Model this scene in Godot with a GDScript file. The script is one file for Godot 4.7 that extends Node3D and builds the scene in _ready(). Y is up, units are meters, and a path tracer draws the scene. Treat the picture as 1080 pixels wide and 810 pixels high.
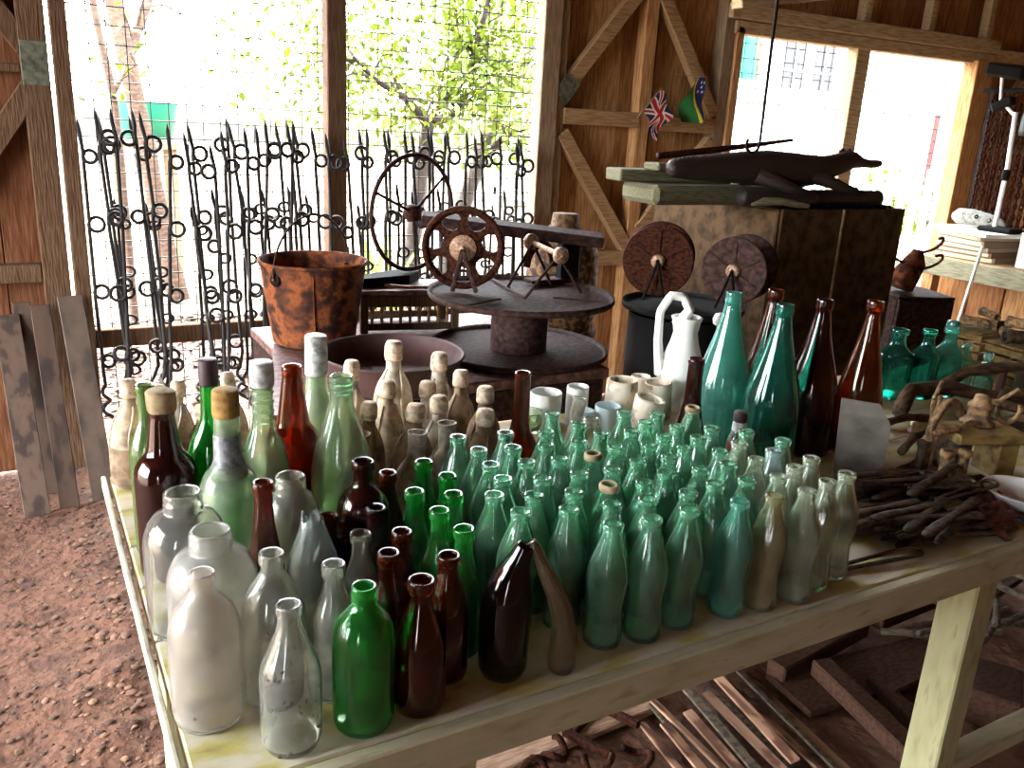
extends Node3D
# A shed full of salvaged bottles, reels and wartime iron: everything is built in metres, y up.

var M := {}
var taken := {}
var rng := RandomNumberGenerator.new()


class G:
	# collects grids, boxes and polygons into one mesh
	var p := PackedVector3Array()
	var n := PackedVector3Array()
	var ix := PackedInt32Array()
	var xf := Transform3D()

	func tri(a: Vector3, b: Vector3, c: Vector3) -> void:
		var k := p.size()
		var nn := (c - a).cross(b - a).normalized()
		for q in [a, b, c]:
			p.append(q)
			n.append(nn)
			ix.append(k)
			k += 1

	func quad(a: Vector3, b: Vector3, c: Vector3, d: Vector3) -> void:
		tri(a, b, c)
		tri(a, c, d)

	func grid(rows: Array, wrap: bool) -> G:
		var h := rows.size()
		var w: int = rows[0].size()
		var k := p.size()
		var acc := PackedVector3Array()
		acc.resize(h * w)
		var loc := PackedVector3Array()
		for r in rows:
			for q in r:
				loc.append(xf * q)
		var cols := w if wrap else w - 1
		for i in h - 1:
			for j in cols:
				var a := i * w + j
				var b := i * w + (j + 1) % w
				var c := (i + 1) * w + (j + 1) % w
				var d := (i + 1) * w + j
				var f1 := (loc[c] - loc[a]).cross(loc[b] - loc[a])
				var f2 := (loc[d] - loc[a]).cross(loc[c] - loc[a])
				acc[a] += f1 + f2
				acc[b] += f1
				acc[c] += f1 + f2
				acc[d] += f2
				if f1.length_squared() > 1e-20:
					ix.append_array(PackedInt32Array([k + a, k + b, k + c]))
				if f2.length_squared() > 1e-20:
					ix.append_array(PackedInt32Array([k + a, k + c, k + d]))
		# the points of a pole share one normal
		for i in [0, h - 1]:
			if wrap and loc[i * w].distance_squared_to(loc[i * w + w / 2]) < 1e-10:
				var s := Vector3.ZERO
				for j in w:
					s += acc[i * w + j]
				for j in w:
					acc[i * w + j] = s
		for i in loc.size():
			p.append(loc[i])
			n.append(acc[i].normalized() if acc[i].length_squared() > 1e-24 else Vector3.UP)
		return self

	func lathe(prof: Array, seg := 24, wob := 0.0) -> G:
		var rows := []
		for q in prof:
			var r := PackedVector3Array()
			for j in seg:
				var t := TAU * j / seg
				var k: float = q[0] * (1.0 + wob * sin(2.0 * t + q[1] * 40.0) + wob * 0.6 * sin(3.0 * t - q[1] * 25.0))
				r.append(Vector3(k * cos(t), q[1], k * sin(t)))
			rows.append(r)
		return grid(rows, true)

	func tube(path: Array, rad, seg := 6, cap := true) -> G:
		# rad: a number, or one for each point
		var rows := []
		var m := path.size()
		var side := Vector3.ZERO
		for i in m:
			var d: Vector3 = (path[mini(i + 1, m - 1)] - path[maxi(i - 1, 0)]).normalized()
			if i == 0:
				side = d.cross(Vector3(0.31, 0.2, 0.93)).normalized()
				if side.length_squared() < 0.1:
					side = d.cross(Vector3.UP).normalized()
			side = (side - d * side.dot(d)).normalized()
			var up := side.cross(d)
			var r: float = rad[i] if rad is Array else rad
			var ring := PackedVector3Array()
			for j in seg:
				var t := TAU * j / seg
				ring.append(path[i] + (side * cos(t) + up * sin(t)) * r)
			if cap and i == 0:
				rows.append(_dot(path[0], seg))
			rows.append(ring)
			if cap and i == m - 1:
				rows.append(_dot(path[i], seg))
		return grid(rows, true)

	func _dot(q: Vector3, seg: int) -> PackedVector3Array:
		var r := PackedVector3Array()
		r.resize(seg)
		r.fill(q)
		return r

	func poly(pts: Array, out: Vector3) -> void:
		# a flat convex polygon that faces "out"
		var c := PackedVector3Array()
		for q in pts:
			c.append(xf * q)
		var o := xf.basis * out
		var flip := (c[2] - c[0]).cross(c[1] - c[0]).dot(o) < 0.0
		for i in range(1, c.size() - 1):
			if flip:
				tri(c[0], c[i + 1], c[i])
			else:
				tri(c[0], c[i], c[i + 1])

	func box(s: Vector3, at := Vector3.ZERO, ch := 0.003, tw := Basis()) -> G:
		var keep := xf
		xf = xf * Transform3D(tw, at)
		var h := s / 2.0
		ch = minf(ch, minf(h.x, minf(h.y, h.z)) * 0.9)
		for ax in 3:
			var u := (ax + 1) % 3
			var v := (ax + 2) % 3
			for sg in [-1.0, 1.0]:
				var pts := []
				for q in [[-1, -1], [1, -1], [1, 1], [-1, 1]]:
					var c := Vector3.ZERO
					c[ax] = sg * h[ax]
					c[u] = q[0] * (h[u] - ch)
					c[v] = q[1] * (h[v] - ch)
					pts.append(c)
				var o := Vector3.ZERO
				o[ax] = sg
				poly(pts, o)
			for su in [-1.0, 1.0]:
				for sv in [-1.0, 1.0]:
					var a := Vector3.ZERO
					var o := Vector3.ZERO
					o[u] = su
					o[v] = sv
					var pts := []
					for q in [[0, -1], [0, 1], [1, 1], [1, -1]]:
						a[ax] = q[1] * (h[ax] - ch)
						a[u] = su * (h[u] - (ch if q[0] == 1 else 0.0))
						a[v] = sv * (h[v] - (0.0 if q[0] == 1 else ch))
						pts.append(a)
					poly(pts, o)
		for sx in [-1.0, 1.0]:
			for sy in [-1.0, 1.0]:
				for sz in [-1.0, 1.0]:
					var q := Vector3(sx, sy, sz)
					poly([q * (h - Vector3(0, ch, ch)), q * (h - Vector3(ch, 0, ch)), q * (h - Vector3(ch, ch, 0))], q)
		xf = keep
		return self

	func slab(outline: PackedVector2Array, thick: float, at := Vector3.ZERO, tw := Basis()) -> G:
		# an outline in x,y drawn out along z
		var keep := xf
		xf = xf * Transform3D(tw, at)
		var t := Geometry2D.triangulate_polygon(outline)
		for s in [-1.0, 1.0]:
			for i in range(0, t.size(), 3):
				var a := outline[t[i]]
				var b := outline[t[i + 1]]
				var c := outline[t[i + 2]]
				poly([Vector3(a.x, a.y, s * thick / 2), Vector3(b.x, b.y, s * thick / 2), Vector3(c.x, c.y, s * thick / 2)], Vector3(0, 0, s))
		var turn := 0.0
		for i in outline.size():
			turn += outline[i].cross(outline[(i + 1) % outline.size()])
		for i in outline.size():
			var a := outline[i]
			var b := outline[(i + 1) % outline.size()]
			var o := (b - a).orthogonal() * (1.0 if turn > 0.0 else -1.0)
			if (b - a).length() > 1e-6:
				poly([Vector3(a.x, a.y, -thick / 2), Vector3(b.x, b.y, -thick / 2), Vector3(b.x, b.y, thick / 2), Vector3(a.x, a.y, thick / 2)], Vector3(o.x, o.y, 0))
		xf = keep
		return self

	func done() -> ArrayMesh:
		var a := []
		a.resize(Mesh.ARRAY_MAX)
		a[Mesh.ARRAY_VERTEX] = p
		a[Mesh.ARRAY_NORMAL] = n
		a[Mesh.ARRAY_INDEX] = ix
		var m := ArrayMesh.new()
		m.add_surface_from_arrays(Mesh.PRIMITIVE_TRIANGLES, a)
		return m


func numbered(called: String) -> String:
	taken[called] = taken.get(called, -1) + 1
	return called if taken[called] == 0 else "%s_%03d" % [called, taken[called]]


func tag(o: Node3D, label: String, category: String, group := "") -> Node3D:
	o.set_meta("label", label)
	o.set_meta("category", category)
	if group:
		o.set_meta("group", group)
	return o


func thing(called: String, label: String, category: String, at := Vector3.ZERO, turn := Vector3.ZERO, group := "") -> Node3D:
	var o := Node3D.new()
	o.name = numbered(called)
	add_child(o)
	o.position = at
	o.rotation_degrees = turn
	return tag(o, label, category, group)


func part(parent: Node3D, called: String, mesh: Mesh, m: Material, at := Vector3.ZERO, turn := Vector3.ZERO) -> MeshInstance3D:
	var o := MeshInstance3D.new()
	o.name = called
	o.mesh = mesh
	o.material_override = m
	parent.add_child(o, true)
	o.position = at
	o.rotation_degrees = turn
	return o


func solo(called: String, label: String, category: String, mesh: Mesh, m: Material, at := Vector3.ZERO, turn := Vector3.ZERO, group := "") -> MeshInstance3D:
	var o := part(self, numbered(called), mesh, m, at, turn)
	tag(o, label, category, group)
	return o


func struct(called: String, mesh: Mesh = null, m: Material = null, at := Vector3.ZERO) -> Node3D:
	var o: Node3D
	if mesh:
		o = MeshInstance3D.new()
		o.mesh = mesh
		o.material_override = m
	else:
		o = Node3D.new()
	o.name = called
	add_child(o)
	o.position = at
	o.set_meta("kind", "structure")
	return o


func bx(s: Vector3, ch := 0.003) -> ArrayMesh:
	return G.new().box(s, Vector3.ZERO, ch).done()


func beam(a: Vector3, b: Vector3, w: float, d: float, ch := 0.004) -> ArrayMesh:
	# a timber from a to b, d deep along z, in the mesh's own coordinates
	var l := (b - a).length()
	var x := (b - a).normalized()
	var z := (Vector3(0, 0, 1) - x * x.z).normalized()
	return G.new().box(Vector3(l, w, d), (a + b) / 2.0, ch, Basis(x, z.cross(x), z)).done()


func noise_tex(sd: int, freq: float, stops: Array, size := 256, oct := 4, kind := FastNoiseLite.TYPE_SIMPLEX_SMOOTH) -> NoiseTexture2D:
	var f := FastNoiseLite.new()
	f.seed = sd
	f.frequency = freq
	f.noise_type = kind
	f.fractal_octaves = oct
	var t := NoiseTexture2D.new()
	t.noise = f
	t.width = size
	t.height = size
	t.seamless = true
	var g := Gradient.new()
	g.offsets = PackedFloat32Array()
	g.colors = PackedColorArray()
	var offs := PackedFloat32Array()
	var cols := PackedColorArray()
	for s in stops:
		offs.append(s[0])
		cols.append(s[1])
	g.offsets = offs
	g.colors = cols
	t.color_ramp = g
	return t


func mat(called: String, c: Color, rough := 0.8, metal := 0.0, tex: Texture2D = null, scale := Vector3.ONE, world := true) -> StandardMaterial3D:
	var m := StandardMaterial3D.new()
	m.resource_name = called
	m.albedo_color = c
	m.roughness = rough
	m.metallic = metal
	if tex:
		m.albedo_texture = tex
		m.uv1_triplanar = true
		m.uv1_world_triplanar = world
		m.uv1_scale = scale
		m.uv1_triplanar_sharpness = 4.0
	M[called] = m
	return m


func relief(m: StandardMaterial3D, tex: Texture2D, depth_cm: float) -> StandardMaterial3D:
	m.heightmap_enabled = true
	m.heightmap_texture = tex
	m.heightmap_scale = depth_cm
	return m


func glass(called: String, c: Color, film: float, rough: float, tex: Texture2D = null) -> StandardMaterial3D:
	# film: how much of the glass is hidden under a dull film of dust
	var m := mat(called, Color(c.r, c.g, c.b, film), rough, 0.0, tex, Vector3(6, 6, 6), true)
	m.transparency = BaseMaterial3D.TRANSPARENCY_ALPHA
	m.refraction_enabled = true
	m.refraction_scale = 0.05
	return m


func pane(called: String, c: Color, film: float, rough: float) -> StandardMaterial3D:
	# thin dusty glass: film is the share of it hidden by its own tint and dust
	var m := mat(called, Color(c.r, c.g, c.b, film), rough)
	m.transparency = BaseMaterial3D.TRANSPARENCY_ALPHA
	return m


func words(k: int) -> String:
	var ones := ["first", "second", "third", "fourth", "fifth", "sixth", "seventh", "eighth", "ninth", "tenth", "eleventh", "twelfth", "thirteenth", "fourteenth", "fifteenth", "sixteenth", "seventeenth", "eighteenth", "nineteenth"]
	if k < 19:
		return ones[k]
	var n := k + 1
	var tens: String = ["twent", "thirt", "fort"][n / 10 - 2]
	return tens + "ieth" if n % 10 == 0 else tens + "y-" + ones[n % 10 - 1]


func _ready() -> void:
	rng.seed = 7
	# camera: eye height, looking down over the table
	var cam := Camera3D.new()
	cam.name = "camera"
	add_child(cam)
	cam.transform = Transform3D(Basis(Vector3(0.87221, 0.05312, 0.48625), Vector3(0.09972, 0.9539, -0.28309), Vector3(-0.47887, 0.2954, 0.8267)), Vector3(0, 1.46, 0))
	cam.fov = 2.0 * rad_to_deg(atan(405.0 / 912.0))
	cam.near = 0.05
	cam.far = 200.0
	cam.current = true
	# a bright hazy tropical sky
	var env := Environment.new()
	env.background_mode = Environment.BG_SKY
	var sky := Sky.new()
	var sm := ProceduralSkyMaterial.new()
	sm.sky_top_color = Color(0.95, 0.97, 1.0)
	sm.sky_horizon_color = Color(0.98, 0.99, 1.0)
	sm.ground_horizon_color = Color(0.8, 0.8, 0.75)
	sm.ground_bottom_color = Color(0.5, 0.46, 0.4)
	sm.sky_energy_multiplier = 3.0
	sm.ground_energy_multiplier = 1.5
	sky.sky_material = sm
	env.sky = sky
	env.tonemap_mode = Environment.TONE_MAPPER_LINEAR
	env.tonemap_exposure = 3.0
	env.sdfgi_enabled = true
	env.ssao_enabled = true
	env.ssil_enabled = true
	var we := WorldEnvironment.new()
	we.name = "world_environment"
	we.environment = env
	add_child(we)
	# the sun, high behind the wire-netted wall
	var sun := DirectionalLight3D.new()
	sun.name = "sun"
	add_child(sun)
	sun.rotation_degrees = Vector3(-62, 200, 0)
	sun.light_energy = 5.0
	sun.light_color = Color(1.0, 0.95, 0.86)
	sun.light_angular_distance = 1.5
	sun.shadow_enabled = true

	make_materials()
	build_ground()
	build_walls()
	build_outdoors()
	build_table()
	build_bottles()
	build_background()
	build_right_end()
	build_under_table()
	print("built")


func make_materials() -> void:
	var wood := noise_tex(3, 0.03, [[0.0, Color(0.74, 0.68, 0.62)], [0.45, Color(0.9, 0.86, 0.82)], [0.6, Color(1, 1, 1)], [1.0, Color(0.86, 0.81, 0.76)]], 512, 5)
	var grain := noise_tex(5, 0.04, [[0.0, Color.BLACK], [1.0, Color.WHITE]], 512, 5)
	var blotch := noise_tex(11, 0.012, [[0.0, Color(0.5, 0.5, 0.5)], [0.5, Color(0.85, 0.85, 0.85)], [1.0, Color(1, 1, 1)]], 256, 5)
	# warm sawn boards and rails, the grain along y or along x
	relief(mat("board", Color(0.62, 0.46, 0.30), 0.75, 0, wood, Vector3(3.2, 0.35, 3.2)), grain, 0.15)
	relief(mat("board_pale", Color(0.68, 0.53, 0.36), 0.75, 0, wood, Vector3(3.4, 0.4, 3.4)), grain, 0.15)
	relief(mat("board_dark", Color(0.55, 0.39, 0.25), 0.75, 0, wood, Vector3(2.9, 0.3, 2.9)), grain, 0.15)
	relief(mat("post", Color(0.52, 0.45, 0.35), 0.8, 0, wood, Vector3(5, 0.5, 5)), grain, 0.15)
	relief(mat("rail", Color(0.60, 0.49, 0.34), 0.8, 0, wood, Vector3(0.5, 5, 5)), grain, 0.15)
	relief(mat("header", Color(0.68, 0.60, 0.45), 0.8, 0, wood, Vector3(0.5, 5, 5)), grain, 0.15)
	relief(mat("old_post", Color(0.36, 0.28, 0.21), 0.85, 0, wood, Vector3(5, 0.5, 5)), grain, 0.2)
	relief(mat("old_wall", Color(0.40, 0.26, 0.17), 0.8, 0, wood, Vector3(3.2, 0.35, 3.2)), grain, 0.15)
	mat("zinc_plate", Color(0.45, 0.47, 0.40), 0.5, 0.5, blotch, Vector3(9, 9, 9))
	# painted table: cream paint, yellow-green algae
	var paint := noise_tex(21, 0.010, [[0.0, Color(0.80, 0.78, 0.70)], [0.40, Color(0.79, 0.76, 0.66)], [0.55, Color(0.76, 0.72, 0.56)], [0.68, Color(0.72, 0.68, 0.42)], [0.8, Color(0.70, 0.65, 0.36)], [1.0, Color(0.55, 0.48, 0.34)]], 512, 6)
	var paint2 := noise_tex(23, 0.012, [[0.0, Color(0.68, 0.65, 0.56)], [0.35, Color(0.78, 0.76, 0.68)], [0.75, Color(0.82, 0.80, 0.73)], [1.0, Color(0.66, 0.62, 0.52)]], 512, 6)
	relief(mat("table_top", Color(1, 1, 1), 0.6, 0, paint, Vector3(1.6, 2.6, 2.6)), grain, 0.06)
	relief(mat("table_frame", Color(0.86, 0.84, 0.76), 0.65, 0, paint2, Vector3(1.0, 4, 4)), grain, 0.06)
	relief(mat("table_leg", Color(0.80, 0.80, 0.66), 0.65, 0, paint2, Vector3(4, 1.0, 4)), grain, 0.06)
	mat("table_edge", Color(0.88, 0.85, 0.74), 0.6, 0, blotch, Vector3(3, 3, 3))
	# earth
	var earth := noise_tex(31, 0.02, [[0.0, Color(0.27, 0.19, 0.14)], [0.4, Color(0.40, 0.29, 0.22)], [0.6, Color(0.45, 0.33, 0.255)], [0.8, Color(0.40, 0.29, 0.22)], [1.0, Color(0.54, 0.44, 0.35)]], 512, 6)
	relief(mat("earth", Color(0.95, 0.88, 0.84), 0.95, 0, earth, Vector3(0.9, 0.9, 0.9)), grain, 0.8)
	mat("outdoor_earth", Color(0.50, 0.44, 0.36), 0.95, 0, blotch, Vector3(0.7, 0.7, 0.7))
	mat("pebble", Color(0.50, 0.38, 0.30), 0.9, 0, blotch, Vector3(5, 5, 5))
	M.pebble.vertex_color_use_as_albedo = true
	# iron
	var rust := noise_tex(41, 0.016, [[0.0, Color(0.13, 0.08, 0.07)], [0.33, Color(0.22, 0.14, 0.11)], [0.5, Color(0.36, 0.20, 0.12)], [0.66, Color(0.50, 0.28, 0.15)], [0.8, Color(0.42, 0.24, 0.15)], [1.0, Color(0.30, 0.19, 0.14)]], 512, 6)
	var dull := noise_tex(43, 0.02, [[0.0, Color(0.13, 0.10, 0.09)], [0.5, Color(0.26, 0.20, 0.18)], [0.8, Color(0.34, 0.27, 0.25)], [1.0, Color(0.36, 0.25, 0.2)]], 512, 6)
	relief(mat("rust", Color(1, 1, 1), 0.85, 0.0, rust, Vector3(2.2, 2.2, 2.2)), grain, 0.12)
	relief(mat("rust_fine", Color(0.58, 0.53, 0.51), 0.8, 0.15, rust, Vector3(9, 9, 9)), grain, 0.1)
	relief(mat("dull_iron", Color(0.80, 0.72, 0.70), 0.75, 0.1, dull, Vector3(4, 4, 4)), grain, 0.08)
	relief(mat("mauve_tin", Color(1.5, 1.36, 1.36), 0.55, 0.25, dull, Vector3(3, 3, 3)), grain, 0.05)
	relief(mat("red_tin", Color(0.31, 0.19, 0.17), 0.65, 0.15, blotch, Vector3(4, 4, 4)), grain, 0.06)
	relief(mat("black_iron", Color(0.05, 0.042, 0.042), 0.8, 0.0, blotch, Vector3(6, 6, 6)), grain, 0.06)
	relief(mat("picket_iron", Color(0.10, 0.075, 0.07), 0.75, 0.2, blotch, Vector3(12, 12, 12)), grain, 0.1)
	mat("wire", Color(0.10, 0.10, 0.10), 0.7)
	# glass under dust
	var dust := noise_tex(51, 0.012, [[0.0, Color(0.86, 0.86, 0.86)], [0.5, Color(0.96, 0.96, 0.96)], [1.0, Color(1, 1, 1)]], 256, 5)
	glass("aqua", Color(0.70, 0.93, 0.81), 0.1, 0.09, dust)
	glass("aqua_blue", Color(0.60, 0.90, 0.82), 0.13, 0.1, dust)
	glass("aqua_pale", Color(0.90, 0.94, 0.85), 0.12, 0.1, dust)
	glass("beige_glass", Color(0.82, 0.79, 0.62), 0.15, 0.15, dust)
	glass("smoky", Color(0.66, 0.56, 0.44), 0.16, 0.12, dust)
	glass("blue_clear", Color(0.90, 0.96, 0.96), 0.13, 0.1, dust)
	glass("clear", Color(0.98, 0.99, 0.96), 0.06, 0.04, dust)
	glass("frosted", Color(0.97, 0.945, 0.90), 0.17, 0.22, dust)
	glass("milky", Color(0.97, 0.97, 0.94), 0.16, 0.2, dust)
	glass("hazy_clear", Color(0.965, 0.98, 0.93), 0.1, 0.09, dust)
	glass("pale_green", Color(0.86, 0.94, 0.82), 0.17, 0.12, dust)
	glass("bright_green", Color(0.30, 0.84, 0.40), 0.1, 0.12, dust)
	glass("jar_aqua", Color(0.76, 0.95, 0.89), 0.07, 0.06, dust)
	glass("green", Color(0.24, 0.82, 0.36), 0.07, 0.07, dust)
	glass("olive", Color(0.50, 0.64, 0.38), 0.25, 0.12, dust)
	glass("brown", Color(0.62, 0.27, 0.12), 0.05, 0.07, dust)
	glass("amber", Color(0.70, 0.34, 0.08), 0.05, 0.06, dust)
	glass("plum", Color(0.40, 0.19, 0.17), 0.08, 0.06, dust)
	glass("black_glass", Color(0.12, 0.07, 0.07), 0.2, 0.08, dust)
	glass("teal", Color(0.48, 0.84, 0.77), 0.13, 0.1, dust)
	glass("teal_deep", Color(0.30, 0.77, 0.69), 0.05, 0.06, dust)
	# the rest of the ironwork and timber
	relief(mat("pale_metal", Color(0.50, 0.48, 0.42), 0.5, 0.3, dull, Vector3(9, 9, 9)), grain, 0.05)
	M.pale_metal.albedo_color = Color(1.9, 1.85, 1.6)
	var tk := noise_tex(45, 0.014, [[0.0, Color(0.17, 0.145, 0.105)], [0.4, Color(0.27, 0.23, 0.17)], [0.6, Color(0.32, 0.275, 0.205)], [1.0, Color(0.37, 0.30, 0.23)]], 512, 6)
	relief(mat("tank", Color(0.88, 0.78, 0.68), 0.9, 0.0, tk, Vector3(2.4, 2.4, 2.4)), grain, 0.08)
	mat("tank_seam", Color(1.5, 1.45, 1.25), 0.7, 0.1, tk, Vector3(4, 4, 4))
	relief(mat("mossy", Color(0.40, 0.40, 0.30), 0.9, 0, wood, Vector3(1, 8, 8)), grain, 0.15)
	relief(mat("ebony", Color(0.15, 0.11, 0.085), 0.6, 0, wood, Vector3(1, 10, 10)), grain, 0.15)
	var mot := noise_tex(47, 0.03, [[0.0, Color(0.16, 0.10, 0.08)], [0.45, Color(0.30, 0.18, 0.12)], [0.6, Color(0.55, 0.42, 0.24)], [0.75, Color(0.62, 0.52, 0.34)], [1.0, Color(0.35, 0.22, 0.14)]], 256, 5)
	relief(mat("mottled", Color(0.8, 0.76, 0.72), 0.85, 0.0, mot, Vector3(4, 4, 4)), grain, 0.1)
	var stain := noise_tex(49, 0.014, [[0.0, Color(0.26, 0.18, 0.15)], [0.30, Color(0.42, 0.33, 0.28)], [0.42, Color(0.60, 0.54, 0.48)], [0.7, Color(0.66, 0.60, 0.54)], [1.0, Color(0.56, 0.49, 0.43)]], 256, 5)
	mat("strip_a", Color(0.50, 0.43, 0.37), 0.7, 0.1, stain, Vector3(4, 2.5, 4))
	mat("strip_b", Color(0.44, 0.36, 0.30), 0.7, 0.1, stain, Vector3(3, 1.2, 3))
	mat("strip_c", Color(1.0, 0.97, 0.92), 0.6, 0.1, blotch, Vector3(3, 2, 3))
	M.strip_c.albedo_color = Color(0.36, 0.295, 0.24)
	relief(mat("bench_fascia", Color(0.50, 0.50, 0.40), 0.75, 0, wood, Vector3(5, 5, 0.6)), grain, 0.08)
	mat("page", Color(0.74, 0.68, 0.56), 0.9)
	mat("bone", Color(0.60, 0.60, 0.56), 0.8, 0, blotch, Vector3(8, 8, 8))
	relief(mat("scrap_wood", Color(0.27, 0.19, 0.15), 0.9, 0, wood, Vector3(2, 4, 4)), grain, 0.15)
	relief(mat("pale_ground_board", Color(0.66, 0.54, 0.45), 0.9, 0, wood, Vector3(0.8, 5, 5)), grain, 0.15)
	for k in ["tank", "dull_iron", "rust", "rust_fine", "old_wall", "old_post", "board", "board_dark", "board_pale", "scrap_wood", "black_iron"]:
		M[k].metallic_specular = 0.25


func ground_y(f: FastNoiseLite, x: float, z: float) -> float:
	# smooth trodden path at the side, cloddy along the table's foot
	var clod := smoothstep(0.32, 0.05, absf(x + 0.02 + 0.10 * z - 0.02))
	return -0.012 + lerpf(0.012, 0.030, clod) * f.get_noise_2d(x * 2.2, z * 2.2) + 0.012 * clod


func build_ground() -> void:
	# trodden earth inside the shed, uneven
	var f := FastNoiseLite.new()
	f.seed = 4
	f.frequency = 1.6
	f.fractal_octaves = 5
	var rows := []
	for i in 176:
		var r := PackedVector3Array()
		for j in 236:
			var x := lerpf(-3.0, 6.4, j / 235.0)
			var z := lerpf(2.8, -4.2, i / 175.0)
			r.append(Vector3(x, ground_y(f, x, z), z))
		rows.append(r)
	struct("floor", G.new().grid(rows, false).done(), M.earth)
	struct("outdoor_ground", G.new().box(Vector3(60, 0.1, 60), Vector3(2, -0.12, -5), 0.01).done(), M.outdoor_earth)
	# pebbles trodden into the earth
	var stone := G.new()
	stone.lathe([[0.0, -0.5], [0.7, -0.35], [1.0, 0.0], [0.72, 0.38], [0.0, 0.55]], 7, 0.12)
	var mm := MultiMesh.new()
	mm.transform_format = MultiMesh.TRANSFORM_3D
	mm.use_colors = true
	mm.mesh = stone.done()
	mm.instance_count = 9000
	for k in mm.instance_count:
		var x := rng.randf_range(-0.9, 0.9)
		var z := rng.randf_range(-3.5, -0.7)
		if k % 3 == 0:
			x = rng.randfn(0.0 - 0.1 * z, 0.13)
		var s := 0.003 + 0.012 * pow(rng.randf(), 4.5)
		var b := Basis.from_euler(Vector3(rng.randf_range(-0.4, 0.4), rng.randf() * TAU, rng.randf_range(-0.4, 0.4))).scaled(Vector3(s, s * rng.randf_range(0.5, 0.9), s * rng.randf_range(0.7, 1.2)))
		mm.set_instance_transform(k, Transform3D(b, Vector3(x, ground_y(f, x, z) + s * 0.15, z)))
		var t := rng.randf_range(0.45, 1.15) if k % 6 else rng.randf_range(1.2, 1.9)
		mm.set_instance_color(k, Color(t, t * rng.randf_range(0.85, 1.0), t * rng.randf_range(0.75, 1.0)))
	var o := MultiMeshInstance3D.new()
	o.name = "pebbles"
	o.multimesh = mm
	o.material_override = M.pebble
	add_child(o)
	tag(o, "small pebbles and clods scattered over the brown earth floor", "pebbles")
	o.set_meta("kind", "stuff")


func board(w: Node3D, x0: float, x1: float, y0: float, y1: float, z: float, m: Material) -> void:
	part(w, "board", bx(Vector3(x1 - x0 - 0.004, y1 - y0, 0.02), 0.002), m, Vector3((x0 + x1) / 2, (y0 + y1) / 2, z + rng.randf_range(-0.003, 0.003)))


func timber(w: Node3D, called: String, a: Vector3, b: Vector3, wd: float, dp: float, m: Material) -> MeshInstance3D:
	return part(w, called, beam(a, b, wd, dp), m)


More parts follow.
